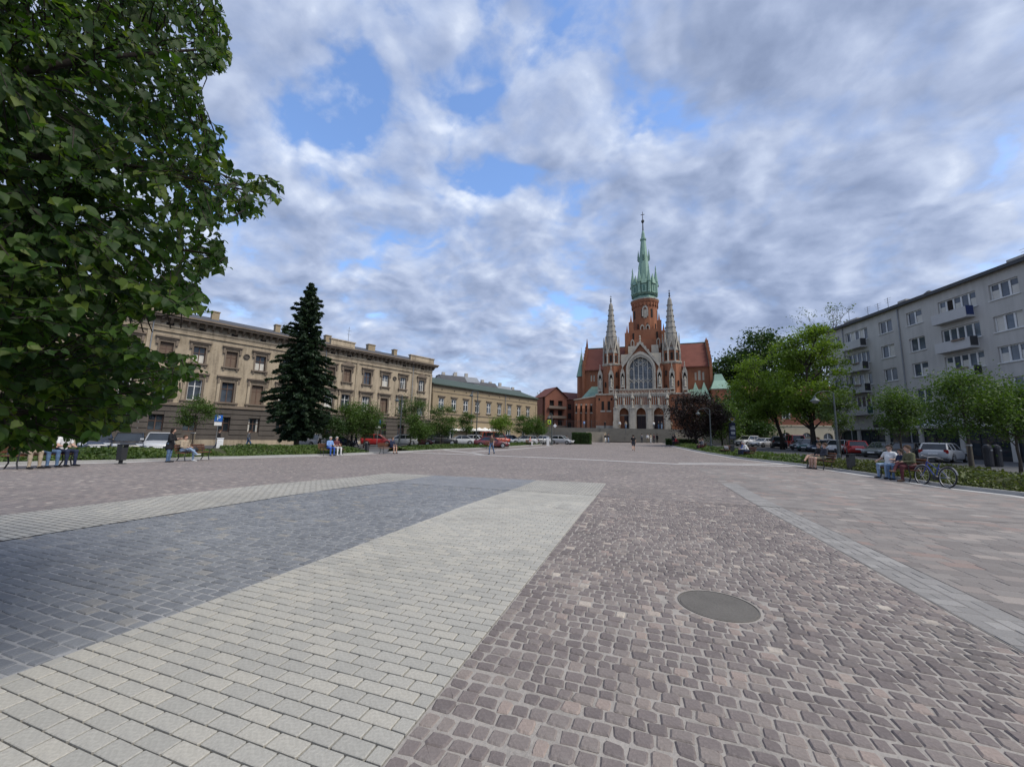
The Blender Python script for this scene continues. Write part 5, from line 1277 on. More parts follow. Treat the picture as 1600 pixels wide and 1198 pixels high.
def lamp(label, base, h, arm, rz, s=1.0):
    Lm = thing('street_lamp', label, 'street lamp', base, rz, 'lamp posts of the square')
    o = MB(); o.lathe([(.17*s, 0), (.17*s, .5), (.12*s, .6), (.12*s, 1.5), (.085*s, 1.6), (.065*s, h)], n=10); o.lathe([(.2*s, .0), (.2*s, .12), (.17*s, .14)], n=10); o.lathe([(.11*s, h - 2.2), (.11*s, h - 2.1)], n=10); o.build('post', 'lamp_grey', Lm)
    o = MB(); n = 8; o.tube([(arm * (.5 - .5 * math.cos(PI * i / n)), 0, h - .05 + .28 * math.sin(PI * i / n) - .25 * i / n) for i in range(n + 1)], .03 * s, 6); o.tube([(0, 0, h - .9), (arm * .55, 0, h + .12)], .018 * s, 5); o.build('arm', 'lamp_grey', Lm)
    o = MB(); o.lathe([(.04, 0), (.07, -.02), (.09, -.14), (.29, -.34), (.33, -.37), (.31, -.39), (.2, -.40)], (arm, 0, h - .28), 16); o.build('lamp_shade', 'lamp_grey', Lm)
    o = MB(); o.lathe([(.22, -.39), (.2, -.46), (.12, -.53), (.02, -.56)], (arm, 0, h - .28), 14); o.build('lens', 'zinc', Lm)
def text_o(body, size, parent, loc, rot, m, name='lettering'):
    cu = bpy.data.curves.new(name, 'FONT'); cu.body = body; cu.size = size; cu.extrude = .004; cu.align_x = 'CENTER'; cu.align_y = 'CENTER'
    t = bpy.data.objects.new('tmp', cu); col.objects.link(t); dg = bpy.context.evaluated_depsgraph_get(); me = bpy.data.meshes.new_from_object(t.evaluated_get(dg)); bpy.data.objects.remove(t)
    me.materials.clear(); me.materials.append(MATS[m]); o = link(name, me, parent, loc); o.rotation_euler = rot; return o
def to_cam(p): return math.atan2(-(-p[0]), -p[1]) if False else face(-p[0], -p[1])
def p_sign(label, pos, h=2.7):
    Sg = thing('parking_sign', label, 'sign', pos, to_cam(pos), 'blue parking signs')
    o = MB(); o.tube([(0, 0, 0), (0, 0, h)], .03, 8); o.build('post', 'zinc', Sg)
    o = MB(); o.box(-.3, .3, .03, .05, h - .62, h); pl = o.build('panel', 'sign_blue', Sg); text_o('P', .55, pl, (0, .056, h - .31), (PI / 2, 0, PI), 'sign_white')
    o = MB(); o.box(-.28, .28, .03, .05, h - .98, h - .66); o.build('lower_panel', 'sign_white', Sg)
p_sign('blue parking sign on a post before the palace, near the standing woman', gat(337, 36), 3.1)
p_sign('blue parking sign beyond the spruce, above the red car', gat(589, 47), 3.2)
# road signs near the church
p = gat(1146, 57); Sg = thing('sign_post', 'yellow diamond priority sign over blue and white panels beside the copper beech', 'sign', p, to_cam(p))
o = MB(); o.tube([(0, 0, 0), (0, 0, 3.9)], .04, 8); o.tube([(.5, 0, 0), (.5, 0, 3.0)], .04, 8); o.build('post', 'lamp_grey', Sg)
o = MB(); o.obox((0, .06, 4.1), (.62, .03, .62), 0, 0, R(45)); d_ = o.build('diamond', 'sign_white', Sg); o = MB(); o.obox((0, .08, 4.1), (.42, .02, .42), 0, 0, R(45)); o.build('diamond_centre', 'sign_yellow', d_)
o = MB(); o.box(-.35, .45, .05, .08, 1.2, 3.6); bp = o.build('panel', 'sign_navy', Sg)
for z0, z1, x0, x1 in ((3.0, 3.15, -.25, .2), (2.55, 2.95, -.3, .3), (1.9, 2.3, -.25, .25), (1.3, 1.6, -.32, .42)): o = MB(); o.box(x0, x1, .082, .09, z0, z1); o.build('white_field', 'sign_white' if z0 != 1.3 else 'zinc', bp)
p = gat(858, 72); Sg = thing('crossing_sign', 'bright lime pedestrian crossing sign beside the brick tenement', 'sign', p, to_cam(p))
o = MB(); o.tube([(0, 0, 0), (0, 0, 4.3)], .04, 6); o.build('post', 'lamp_grey', Sg); o = MB(); o.box(-.32, .32, .05, .08, 3.5, 4.3); q = o.build('panel', 'sign_lime', Sg); o = MB(); o.box(-.14, .14, .085, .095, 3.7, 4.1); o.build('symbol', 'sign_navy', q)
p = gat(867, 70); Sg = thing('priority_sign', 'small pale diamond road sign near the lamp by the brick tenement', 'sign', p, to_cam(p))
o = MB(); o.tube([(0, 0, 0), (0, 0, 3.2)], .035, 6); o.build('post', 'lamp_grey', Sg); o = MB(); o.obox((0, .05, 3.2), (.5, .03, .5), 0, 0, R(45)); o.build('diamond', 'sign_white', Sg)
for px, Y, lab in ((344, 31, 'white meter box beside the parking sign'), (856, 60, 'white utility box at the far end of the left bed')):
    p = gat(px, Y); B_ = thing('utility_box', lab, 'utility box', p, to_cam(p)); o = MB(); o.box(-.2, .2, -.15, .15, 0, 1.05 if px < 500 else 1.25); o.box(-.23, .23, -.18, .18, 1.05 if px < 500 else 1.25, 1.1 if px < 500 else 1.3); o.build('body', 'sign_white', B_); o = MB(); o.box(-.16, .16, .15, .16, .15, .9); o.build('door', 'frame_white', B_)
UD = {'L': -1, 'R': 1}
BN = [('L', 62, 730, 'bench with three seated people under the overhanging leaves'), ('L', 302, 719.5, 'bench beside the standing woman in dark coat'), ('L', 518, 711.5, 'bench with couple in blue and white below the spruce'),
      ('L', 607, 708.5, 'bench with lone sitter before the red hatchback'), ('L', 768, 700.5, 'bench near the walker in brown top'), ('L', 828, 696, 'bench with sitter in white trousers by the bicycles'),
      ('R', 1408, 750, 'bench with three seated people beside the blue bicycle'), ('R', 1281, 732.5, 'bench with couple in shorts'), ('R', 1168, 716, 'bench with sitter in blue and white'), ('R', 1132, 710.5, 'empty bench with papers left on it'),
      ('R', 1096, 704.5, 'bench under the copper beech'), ('R', 1056, 697, 'bench with red bag near church steps'), ('L', 886, 692, 'bench before the clipped hedge')]
BP = {}
for sd_, px, py, lab in BN:
    p = gp(px, py); rz = kerb_face(p, UD[sd_]); BP[px] = (p, rz); bench(lab, p, rz)
for px, py, sd_, lab in ((188, 724.5, -1, 'dark litter bin on the left kerb under the tree'), (573, 708.5, -1, 'dark litter bin between the two left benches'), (1331, 738, 1, 'dark litter bin between the benches on the right'), (1145, 712, 1, 'dark litter bin by the empty bench')):
    p = gp(px, py); bin_(lab, p, kerb_face(p, sd_))
lamp('tall grey lamp post with hanging conical shade at the right kerb', gat(1309, 28), 5.0, 1.4, PI, .72)
lamp('grey lamp post with conical shade in front of the copper beech', gat(1111, 52), 5.2, 1.6, PI)
lamp('lamp post by the lime crossing sign', gat(862, 63), 5.0, .5, PI)
lamp('lamp post before the middle of the ochre house', gat(744, 58), 8.0, 1.0, PI)
lamp('lamp post in front of the palace corner', gat(624, 47), 6.3, .6, PI)
for i, (px, Y) in enumerate(((1541, 26.5), (1555, 26.5))):
    p = gat(px, Y); B_ = thing('dark_container', ['dark rounded recycling container under the linden', 'second dark recycling container, further right'][i], 'container', p, 0, 'dark containers under the linden')
    o = MB(); o.lathe([(.2, 0), (.22, .1), (.23, 1.25), (.19, 1.4), (.08, 1.48), (.02, 1.5)], n=14); o.build('body', 'shop_dark', B_); o = MB(); o.box(-.07, .07, -.245, -.22, 1.05, 1.15); o.build('slot', 'zinc', B_)
# papers on the empty bench
p, rz = BP[1132]; B_ = tag(link('newspaper', None, None, p, rz), 'white papers lying on the empty bench', 'newspaper')
o = MB(); o.obox((.1, -.22, .66), (1.1, .02, .3), 0, R(-16)); o.build('sheet', 'sign_white', B_)
# ------------------------------------------------------------------ cars
glass('car_glass', (.012, .015, .018), .03); mat('tyre', (.02, .02, .02), .9, .2); flat('rim', (.35, .36, .37), .35, .7); flat('car_trim', (.02, .02, .022), .5)
flat('head_light', (.55, .57, .6), .15); flat('tail_light', (.25, .01, .01), .25)
def paint(n, c):
    k = 'paint_' + n
    if k not in MATS:
        m, b, o = newmat(k); b.inputs['Base Color'].default_value = c + (1,); b.inputs['Roughness'].default_value = .35; b.inputs['Coat Weight'].default_value = .6; b.inputs['Coat Roughness'].default_value = .08
        n_ = noise(objco(), 4, 3); L(ramp(n_, [(.3, tuple(x * .93 for x in c)), (.7, c)]), b.inputs['Base Color'])
    return k
PAINT = dict(silver=(.42, .43, .44), white=(.68, .68, .68), black=(.015, .016, .018), navy=(.018, .03, .06), red=(.38, .02, .02), wine=(.13, .018, .022), grey=(.11, .125, .12), teal=(.03, .11, .11), blue=(.05, .13, .32), orange=(.45, .06, .025))
KIND = dict(  # L, W, H, nose z, cowl x, roof front x, roof rear x, rear belt x, belt z
    hatch=(3.95, 1.72, 1.48, .72, .92, .15, -1.35, -1.88, .93), wagon=(4.6, 1.8, 1.50, .74, 1.0, .15, -1.85, -2.22, .95), sedan=(4.5, 1.78, 1.43, .72, .95, .15, -.95, -1.65, .92), suv=(4.5, 1.86, 1.72, .92, 1.0, .3, -1.85, -2.18, 1.08), van=(4.8, 1.9, 1.95, .95, 1.5, .95, -2.2, -2.38, 1.05))
def car(label, px, Y, az, kind, color, group='parked cars'):
    L_, W_, H_, nz, cx, rf, rr, rb, bz = KIND[kind]; p = gat(px, Y); C_ = thing('parked_car', label, 'car', p, PI / 2 - R(az), group)
    pm = paint(color, PAINT[color]); hw = W_ / 2; f, b = L_ / 2, -L_ / 2; zb = .2
    # body: stations from nose to tail, cross-section of six points a side
    stn = [(f, nz - .22, .72), (f - .08, nz - .06, .86), (f - .45, nz + .02, .97), (cx + .25, bz - .08, 1.0), (cx - .3, bz, 1.0), (0, bz, 1.0), (rr * .7, bz + .01, 1.0), (rb + .1, bz + .02, .98), (b + .08, bz - .02 if kind != 'sedan' else bz - .01, .93), (b, bz - .22, .82)]
    vs, fs = [], []
    for x, zt, k in stn:
        w = hw * k; bot = zb + (.12 if abs(x) > L_ / 2 - .1 else 0)
        half = [(w * .90, bot), (w * .985, bot + .12), (w, (bot + zt) / 2 + .03), (w * .965, zt - .07), (w * .90, zt), (w * .4, zt + .025)]
        vs += [(x, y, z) for y, z in half] + [(x, -y, z) for y, z in half[::-1]]
    m = 12
    for i in range(len(stn) - 1):
        for k in range(m): fs.append((i * m + k, (i + 1) * m + k, (i + 1) * m + (k + 1) % m, i * m + (k + 1) % m))
    fs.append(tuple(range(m))); fs.append(tuple(range((len(stn) - 1) * m, len(stn) * m))[::-1])
    o = MB(); o.add(vs, fs); body = o.build('body', pm, C_, True)
    # cabin of glass, roof and pillars painted
    gw, rw = hw * .93, hw * .72
    cab = [(cx + .02, gw * .93, bz - .02), (rf, rw, H_ - .05), (rr, rw, H_ - .07), (rb, gw * .9, bz)]
    o = MB(); o.add([(x, s * y, z) for s in (1, -1) for x, y, z in cab], [(0, 1, 2, 3), (7, 6, 5, 4), (0, 4, 5, 1), (1, 5, 6, 2), (2, 6, 7, 3)]); o.build('windows', 'car_glass', C_)
    o = MB(); o.add([(x, s * y, z) for s in (1, -1) for x, y, z in ((rf + .06, rw + .015, H_ - .065), (rf - .12, rw * .98, H_ - .01), ((rf + rr) / 2, rw * .98, H_ + .012), (rr + .1, rw * .98, H_ - .02), (rr - .05, rw + .012, H_ - .09))], [(0, 1, 2, 3, 4), (9, 8, 7, 6, 5), (0, 5, 6, 1), (1, 6, 7, 2), (2, 7, 8, 3), (3, 8, 9, 4)]); o.build('roof', pm, C_)
    o = MB()
    for s in (1, -1):
        q = [Vector((x, s * (y + .012), z)) for x, y, z in cab]
        o.tube([q[0], q[1]], .035, 4); o.tube([q[2], q[3]], .06, 4); o.tube([q[1], q[2]], .03, 4)
        xm = (cx + rr) / 2 - .15; o.tube([(xm, s * (gw + .0), bz), (xm - .06, s * (rw + .012), H_ - .07)], .035, 4)
        if kind in ('wagon', 'suv', 'van'): xm2 = rr + .45; o.tube([(xm2, s * (gw + .0), bz), (xm2 - .05, s * (rw + .012), H_ - .08)], .035, 4)
    o.build('pillars', pm, C_)
    wx = L_ * .31; wr = .31 if kind != 'suv' else .35
    for sx in (1, -1):
        for s in (1, -1):
            o = MB(); a = [(sx * wx, s * (hw - .2), wr), (sx * wx, s * (hw - .19), wr), (sx * wx, s * (hw - .01), wr), (sx * wx, s * (hw + .005), wr)]; o.tube(a, [wr * .7, wr, wr, wr * .82], 16); w_ = o.build('wheel', 'tyre', C_)
            o = MB(); o.tube([(sx * wx, s * (hw + .0), wr), (sx * wx, s * (hw + .012), wr)], [wr * .68, wr * .62], 12); o.build('rim', 'rim', w_)
            o = MB(); n = 10; o.tube([(sx * wx + (wr + .06) * math.cos(PI * i / n), s * (hw - .015), wr + (wr + .06) * math.sin(PI * i / n)) for i in range(n + 1)], .035, 4); o.build('wheel_arch', 'car_trim', C_)
    for s in (1, -1):
        o = MB(); o.obox((f - .12, s * hw * .68, nz - .08), (.2, .36, .15), -s * .35, 0, 0); o.build('headlight', 'head_light', C_)
        o = MB(); o.obox((b + .06, s * hw * .78, bz - .12), (.1, .24, .26 if kind != 'sedan' else .16), s * .2); o.build('taillight', 'tail_light', C_)
        o = MB(); o.obox((cx - .15, s * (hw + .08), bz + .06), (.12, .2, .13)); o.build('mirror', pm, C_)
    o = MB(); o.box(f - .03, f + .025, -.5, .5, .34, nz - .3); o.box(f - .06, f + .02, -.45, .45, nz - .26, nz - .2); o.build('grille', 'car_trim', C_)
    for x, z in ((f + .035, .45), (b - .035, bz - .3)): o = MB(); o.box(x - .01, x + .01, -.26, .26, z - .055, z + .055); o.build('number_plate', 'sign_white', C_)
    o = MB(); o.box(b + .02, f - .02, -hw * .86, hw * .86, .16, .24); o.build('sill', 'car_trim', C_)
CARS = [(150, 27.5, 134, 'hatch', 'navy', 'dark blue hatchback facing the square under the leaves'), (202, 28, 137, 'hatch', 'black', 'black hatchback facing the square by the litter bin'), (250, 29.0, 140, 'hatch', 'silver', 'silver car half hidden by the standing woman'),
    (487, 42, 120, 'hatch', 'silver', 'silver car at the foot of the spruce'), (590, 50, 80, 'hatch', 'red', 'bright red hatchback before the palace corner'), (625, 51.5, 250, 'wagon', 'silver', 'silver estate car beside the red hatchback'),
    (655, 53, 85, 'hatch', 'wine', 'dark red car behind the low round tree'), (690, 56, 75, 'suv', 'black', 'black car where palace meets ochre house'), (718, 57, 255, 'sedan', 'silver', 'silver saloon before the cafe'), (746, 59, 110, 'hatch', 'white', 'small white hatchback before the cafe parasols'),
    (774, 61, 70, 'van', 'orange', 'orange red van behind the brown-topped walker'), (768, 50, 85, 'sedan', 'wine', 'dark red saloon just behind the walker'), (800, 64, 75, 'hatch', 'blue', 'blue hatchback before the ochre house'), (817, 62, 255, 'wagon', 'silver', 'pale silver estate near the white-trousered sitter'),
    (842, 66, 250, 'hatch', 'silver', 'silver hatchback behind the bicycles'), (878, 67, 120, 'hatch', 'silver', 'silver blue car beside the clipped hedge'), (530, 46, 80, 'hatch', 'navy', 'dark car behind the bench couple'),
    (1168, 64, 245, 'suv', 'white', 'white car furthest along the right car park'), (1192, 61, 245, 'sedan', 'white', 'white saloon beside the black off-roader'), (1216, 57.5, 30, 'suv', 'black', 'black off-roader beneath the leaning maple'), (1240, 60, 20, 'van', 'red', 'red van behind the leaning maple'),
    (1254, 51, 235, 'hatch', 'black', 'black hatchback between maples'), (1266, 49, 235, 'wagon', 'teal', 'dark teal car by the maple trunk'), (1283, 46.5, 235, 'sedan', 'navy', 'dark navy saloon behind the woman with her hair up'), (1309, 44, 235, 'wagon', 'silver', 'silver car behind the tall lamp post'),
    (1336, 40.5, 35, 'hatch', 'red', 'red hatchback seen from behind'), (1378, 37, 245, 'sedan', 'grey', 'grey green saloon next to the red hatchback'), (1414, 34.5, 240, 'hatch', 'black', 'small black car behind the man in white'), (1472, 31.5, 62, 'wagon', 'silver', 'large silver estate car seen from the rear')]
for px, Y, az, k, c, lab in CARS: car(lab, px, Y, az, k, c)
# ------------------------------------------------------------------ bicycles
flat('bike_blue', (.03, .05, .22), .3); flat('bike_dark', (.03, .03, .035), .4); flat('chrome', (.30, .30, .31), .5, .3)
def bicycle(label, pos, rz, m, lean=R(8)):
    B_ = thing('bicycle', label, 'bicycle', pos, rz, 'bicycles'); B_.rotation_euler = (lean, 0, rz); wr = .34
    for x in (-.52, .52):
        o = MB(); n = 28; o.tube([(x + wr * math.cos(2 * PI * i / n), 0, wr + wr * math.sin(2 * PI * i / n)) for i in range(n + 1)], .02, 6, False); w_ = o.build('wheel', 'tyre', B_)
        o = MB(); o.tube([(x + (wr - .03) * math.cos(2 * PI * i / n), 0, wr + (wr - .03) * math.sin(2 * PI * i / n)) for i in range(n + 1)], .012, 5, False)
        for i in range(14): a = 2 * PI * i / 14; o.tube([(x, .03 if i % 2 else -.03, wr), (x + (wr - .03) * math.cos(a), 0, wr + (wr - .03) * math.sin(a))], .003, 3, False)
        o.tube([(x, -.05, wr), (x, .05, wr)], .025, 8); o.build('rim', 'chrome', w_)
        o = MB(); o.tube([(x + (wr + .04) * math.cos(t), 0, wr + (wr + .04) * math.sin(t)) for t in [PI * (.15 + .75 * i / 10) if x < 0 else PI * (.1 + .75 * i / 10) for i in range(11)]], .022, 5); o.build('mudguard', 'chrome', B_)
    hd, st, bb, ra, fa = (.34, 0, .86), (-.16, 0, .78), (-.06, 0, .3), (-.52, 0, wr), (.52, 0, wr)
    o = MB(); o.tube([hd, (.38, 0, .7)], .022, 6); o.tube([(.37, 0, .74), bb], .02, 6); o.tube([(.35, 0, .84), (-.12, 0, .6)], .017, 6); o.tube([bb, st], .018, 6); o.tube([bb, ra], .012, 5); o.tube([(-.13, 0, .68), ra], .011, 5); o.tube([(.38, 0, .7), (.43, 0, .5), fa], .015, 6); o.build('frame', m, B_)
    o = MB(); o.tube([hd, (.31, 0, 1.0)], .014, 6); o.tube([(.18, .28, 1.02), (.3, .2, 1.05), (.31, 0, 1.0), (.3, -.2, 1.05), (.18, -.28, 1.02)], .013, 6); o.build('handlebar', 'chrome', B_)
    o = MB(); o.tube([st, (-.18, 0, .92)], .013, 5); o.lathe([(.02, 0), (.11, .02), (.12, .05), (.06, .08)], (-.2, 0, .9), 10, 0, .75); o.build('saddle', 'car_trim', B_)
    o = MB(); o.tube([(-.06, -.06, .3), (-.06, .06, .3)], [.09, .09], 14); o.tube([(-.06, .08, .3), (.06, .1, .18)], .01, 4); o.tube([(-.06, -.08, .3), (-.18, -.1, .42)], .01, 4); o.box(.02, .12, .06, .14, .165, .19); o.build('crank', 'cast_iron', B_)
    o = MB(); o.box(-.68, -.3, -.06, .06, .74, .755); o.tube([(-.6, .05, .74), (-.53, .03, wr)], .006, 4); o.build('carrier', 'cast_iron', B_)
a_, b_ = gp(1446, 757), gp(1474, 761.5); d_ = b_ - a_; p = (a_ + b_) / 2; p.z = G(p.x, p.y)
bicycle('blue bicycle with pale mudguards leaning at the bench end', p, math.atan2(-d_.y, -d_.x), 'bike_blue')
p = gp(838, 694); bicycle('dark bicycle parked beside the sitter in white trousers', p, R(10), 'bike_dark')
p = gp(850, 694.5); bicycle('dark bicycle parked by the white utility box', p, R(20), 'bike_dark')
# ------------------------------------------------------------------ people
def pm(n, c, rough=.85): 
    k = 'cloth_' + n
    if k not in MATS: mat(k, c, rough, .22, 9, 40)
    return k
mat('skin', (.50, .31, .23), .6, .08, 6, 30); mat('skin_tan', (.42, .25, .17), .6, .08, 6, 30)
CL = dict(black=(.014, .014, .016), navy=(.02, .028, .06), jeans=(.09, .15, .25), palejeans=(.22, .30, .42), white=(.66, .66, .65), beige=(.36, .29, .21), brown=(.13, .085, .06), grey=(.13, .135, .145), lightblue=(.20, .33, .60), royal=(.04, .10, .38), pink=(.52, .28, .26), red=(.40, .03, .04), wine=(.10, .03, .035), khaki=(.22, .19, .13), olive=(.11, .11, .06), charcoal=(.035, .038, .05))
HAIR = dict(dark=(.02, .014, .010), brown=(.06, .035, .02), grey=(.35, .34, .33), blond=(.28, .19, .09), bald=None)
def surf_nets(f, org, h):
    s = f < 0; n = np.array(f.shape); c = s[:-1, :-1, :-1].astype(np.int8) * 0
    acc = np.zeros(tuple(n - 1) + (3,)); cnt = np.zeros(tuple(n - 1))
    for dx in (0, 1):
        for dy in (0, 1):
            for dz in (0, 1):
                a = f[dx:n[0] - 1 + dx, dy:n[1] - 1 + dy, dz:n[2] - 1 + dz]
                for ax, dd in enumerate((dx, dy, dz)):
                    if dd: continue
                    e = [dx, dy, dz]; e[ax] = 1
                    b = f[e[0]:n[0] - 1 + e[0], e[1]:n[1] - 1 + e[1], e[2]:n[2] - 1 + e[2]]
                    x = (a < 0) != (b < 0); t = np.where(x, a / np.where(x, a - b, 1), 0)
                    for k in range(3): acc[..., k] += np.where(x, (dx, dy, dz)[k] + (t if k == ax else 0), 0)
                    cnt += x
    act = cnt > 0; idx = -np.ones(act.shape, int); idx[act] = np.arange(act.sum())
    I = np.argwhere(act); V = org + h * (I + acc[act] / cnt[act][:, None]); F = []
    for ax in range(3):
        a = np.take(f, range(0, n[ax] - 1), ax); b = np.take(f, range(1, n[ax]), ax); E = np.argwhere((a < 0) != (b < 0)); neg = (a < 0)[tuple(E.T)]
        o1, o2 = [k for k in range(3) if k != ax]
        ok = (E[:, o1] > 0) & (E[:, o2] > 0) & (E[:, o1] < n[o1] - 1) & (E[:, o2] < n[o2] - 1); E = E[ok]; neg = neg[ok]
        def q(d1, d2): c = E.copy(); c[:, o1] += d1; c[:, o2] += d2; return idx[tuple(c.T)]
        Q = np.stack([q(-1, -1), q(0, -1), q(0, 0), q(-1, 0)], 1); flip = neg if ax != 1 else ~neg
        Q[~flip] = Q[~flip][:, ::-1]; F.append(Q)
    return V, np.concatenate(F)
def sdf(P, prims, k=.028):
    d = None
    for a, b, r0, r1, m in prims:
        a = np.array(a); b = np.array(b); ab = b - a; t = np.clip(((P - a) @ ab) / (ab @ ab + 1e-9), 0, 1)
        q = np.linalg.norm(P - (a + t[..., None] * ab), axis=-1) - (r0 + (r1 - r0) * t)
        if d is None: d = q
        else: hh = np.clip(.5 + .5 * (d - q) / k, 0, 1); d = d * (1 - hh) + q * hh - k * hh * (1 - hh)
    return d
def person(label, pos, rz, pose='stand', top='black', legs='jeans', shoes='black', hair='dark', height=1.72, skin='skin', sleeves=True, shorts=False, coat=0, res=.026, lean=0.0, long_hair=False, arms=None, cross=False, beard=False, group='people in the square', head_turn=0.0, belly=0.0, skirt=False, seat=.47):
    s = height / 1.72; T = thing('person', label, 'person', pos, rz, group)
    # materials: 0 top 1 legs 2 shoes 3 skin 4 dark
    sit = pose == 'sit'; hz = seat / s + .09 if sit else .93
    up = np.array([0, math.sin(lean), math.cos(lean)]); hip = np.array([0, 0, hz])
    def tor(z, x=0, y=0): return hip + up * z + np.array([x, y, 0])
    pr = [(hip + [-.07, 0, .02], hip + [.07, 0, .02], .125, .125, 1), (tor(.1), tor(.28), .125 + belly * .4, .13 + belly, 0), (tor(.22, -.05), tor(.44, -.08), .11, .105, 0), (tor(.22, .05), tor(.44, .08), .11, .105, 0), (tor(.47, -.15), tor(.47, .15), .07, .07, 0)]
    nk = tor(.5); hd = tor(.70, 0, .02); ht = np.array([math.sin(head_turn), math.cos(head_turn), 0])
    pr += [(nk, tor(.60, 0, .01), .055, .05, 3), (hd + [0, 0, .02], hd + ht * .012 - [0, 0, .05], .098, .078, 3), (hd + ht * .09 - [0, 0, .01], hd + ht * .108 - [0, 0, .03], .014, .018, 3)]
    sd_ = np.array([ht[1], -ht[0], 0])
    for q in (-1, 1): pr.append((hd + sd_ * .095 * q, hd + sd_ * .1 * q - [0, 0, .03], .018, .012, 3))
    for i, q in enumerate((-1, 1)):
        sh = tor(.46, q * .185)
        if arms and arms[i]: el, wr = (np.array(x) for x in arms[i]); el = sh + el; wr = el + wr
        elif sit: el = sh + [q * .05, .06, -.25]; wr = el + [-q * .10, .22, -.02]
        elif pose == 'walk': el = sh + [q * .05, -.06 * q, -.27]; wr = el + [-q * .01, .10 + .04 * q, -.23]
        else: el = sh + [q * .05, -.02, -.28]; wr = el + [-q * .02, .07, -.24]
        mid = sh + (el - sh) * (.55 if not sleeves else 1)
        pr += [(sh, mid, .062, .052, 0)]
        if not sleeves: pr.append((mid, el, .043, .04, 3))
        pr += [(el, wr, .047 if sleeves else .04, .034 if sleeves else .028, 0 if sleeves else 3)]
        dd = (wr - el) / (np.linalg.norm(wr - el) + 1e-6); pr.append((wr + dd * .02, wr + dd * .07, .030, .032, 3)); T['h%d' % i] = 0; del T['h%d' % i]
        if i == 0: hands = []
        hands.append((wr + dd * .075, dd, q))
        hj = hip + [q * .09, 0, 0]
        if sit:
            kn = hj + [q * .05, .43, .0 + (.02 if cross and q > 0 else 0)]; an = np.array([kn[0], kn[1] + .02, .09])
            if cross and q > 0: kn = hj + [-.02, .42, .10]; an = kn + [-.16, .25, -.26]
        elif pose == 'walk': kn = hj + [0, .16 * q + .06, -.42]; an = kn + [0, -.10 + .10 * q, -.40 + (.06 if q < 0 else 0)]
        else: kn = hj + [q * .01, .02, -.43]; an = np.array([kn[0], 0.0, .09])
        if sit and not (cross and q > 0): an = np.array([an[0], an[1], .09])
        bare = 3 if shorts else 1
        pr += [(hj, kn, .092, .066, 1)] if not shorts else [(hj, hj + (kn - hj) * .72, .095, .08, 1), (hj + (kn - hj) * .72, kn, .066, .058, 3)]
        pr += [(kn, kn + (an - kn) * .4, .06, .056, bare), (kn + (an - kn) * .4, an, .056, .04, bare)]
        fd = np.array([q * .03, .17, -.02]) if not (cross and q > 0 and sit) else np.array([-.05, .16, .02])
        an2 = an + [0, 0, -.03]; pr += [(an2 + [0, -.03, -.012], an2 + fd + [0, 0, -.012], .046, .036, 2)]
    if coat: pr += [(tor(.05, -.05), tor(-coat, -.06), .135, .15, 0), (tor(.05, .05), tor(-coat, .06), .135, .15, 0)]
    A_ = np.array([p for x in pr for p in (x[0], x[1])]); lo = A_.min(0) - .2; hi = A_.max(0) + .2; lo[2] = -.04
    g = [np.arange(lo[k], hi[k] + res, res) for k in range(3)]; X = np.stack(np.meshgrid(*g, indexing='ij'), -1)
    f = sdf(X, pr); f = np.maximum(f, -(X[..., 2] - .0)); V, F = surf_nets(f, lo, res)
    fc = V[F].mean(1); D = np.stack([np.linalg.norm(fc - (np.array(a) + np.clip(((fc - a) @ (np.array(b) - a)) / ((np.array(b) - a) @ (np.array(b) - a) + 1e-9), 0, 1)[:, None] * (np.array(b) - a)), axis=1) - (r0 + r1) / 2 for a, b, r0, r1, m in pr], 1)
    mi = np.array([x[4] for x in pr])[D.argmin(1)]
    mb = MB(); mb.v = [tuple(v * s) for v in V]; mb.f = [tuple(int(i) for i in q) for q in F]; mb.mi = [int(m) for m in mi]
    mb.m = 3
    for hp, dd, q in hands:                      # five unequal, slightly curled fingers; the thumb leaves the side of the palm
        sx = np.cross(dd, [0, 0, 1]); sx = sx / (np.linalg.norm(sx) + 1e-6); nn = np.cross(sx, dd)
        for k, ln in enumerate((.062, .072, .068, .052)):
            b0 = hp + sx * (k - 1.5) * .018; b1 = b0 + dd * ln * .55 - nn * .006; b2 = b1 + dd * ln * .4 - nn * .02
            mb.tube([tuple(b0 * s), tuple(b1 * s), tuple(b2 * s)], [.0095, .0085, .006], 5)
        b0 = hp - dd * .045 - sx * q * .028; b1 = b0 + dd * .03 - sx * q * .02; b2 = b1 + dd * .03
        mb.tube([tuple(b0 * s), tuple(b1 * s), tuple(b2 * s)], [.011, .010, .007], 5)
    mb.m = 4
    for q in (-1, 1): mb.lathe([(.004, -.010), (.011, -.004), (.011, .004), (.004, .010)], tuple((hd + ht * .088 + sd_ * q * .034 + [0, 0, .008]) * s), 6)
    mb.tube([tuple((hd + ht * .086 - sd_ * .022 - [0, 0, .062]) * s), tuple((hd + ht * .086 + sd_ * .022 - [0, 0, .062]) * s)], .004, 4)
    mb.build('body', [pm(top, CL[top]), pm(legs, CL[legs]), pm(shoes, CL[shoes]), skin, pm('eye', (.03, .02, .02))], T, True)
    if HAIR[hair]:
        mb = MB(); n, m = 12, 6; back = -ht
        for i in range(m + 1):
            ph = PI * .56 * i / m
            for k in range(n):
                a = 2 * PI * k / n; d = np.array([math.cos(a) * math.sin(ph), math.sin(a) * math.sin(ph), math.cos(ph)]); bk = max(0, d @ back)
                fr = max(0, d @ ht); rr = .112 + .012 * bk; z = d[2] * rr + .028
                if fr > .3 and z < .05: z = .05 + .02 * fr
                if bk > .2 or abs(d @ sd_) > .75: z -= (.06 + (.22 if long_hair else 0)) * max(0, i - m + 2) / 2 * (bk + .3 if long_hair else .7)
                mb.v.append(tuple((hd + [d[0] * rr, d[1] * rr, z]) * s))
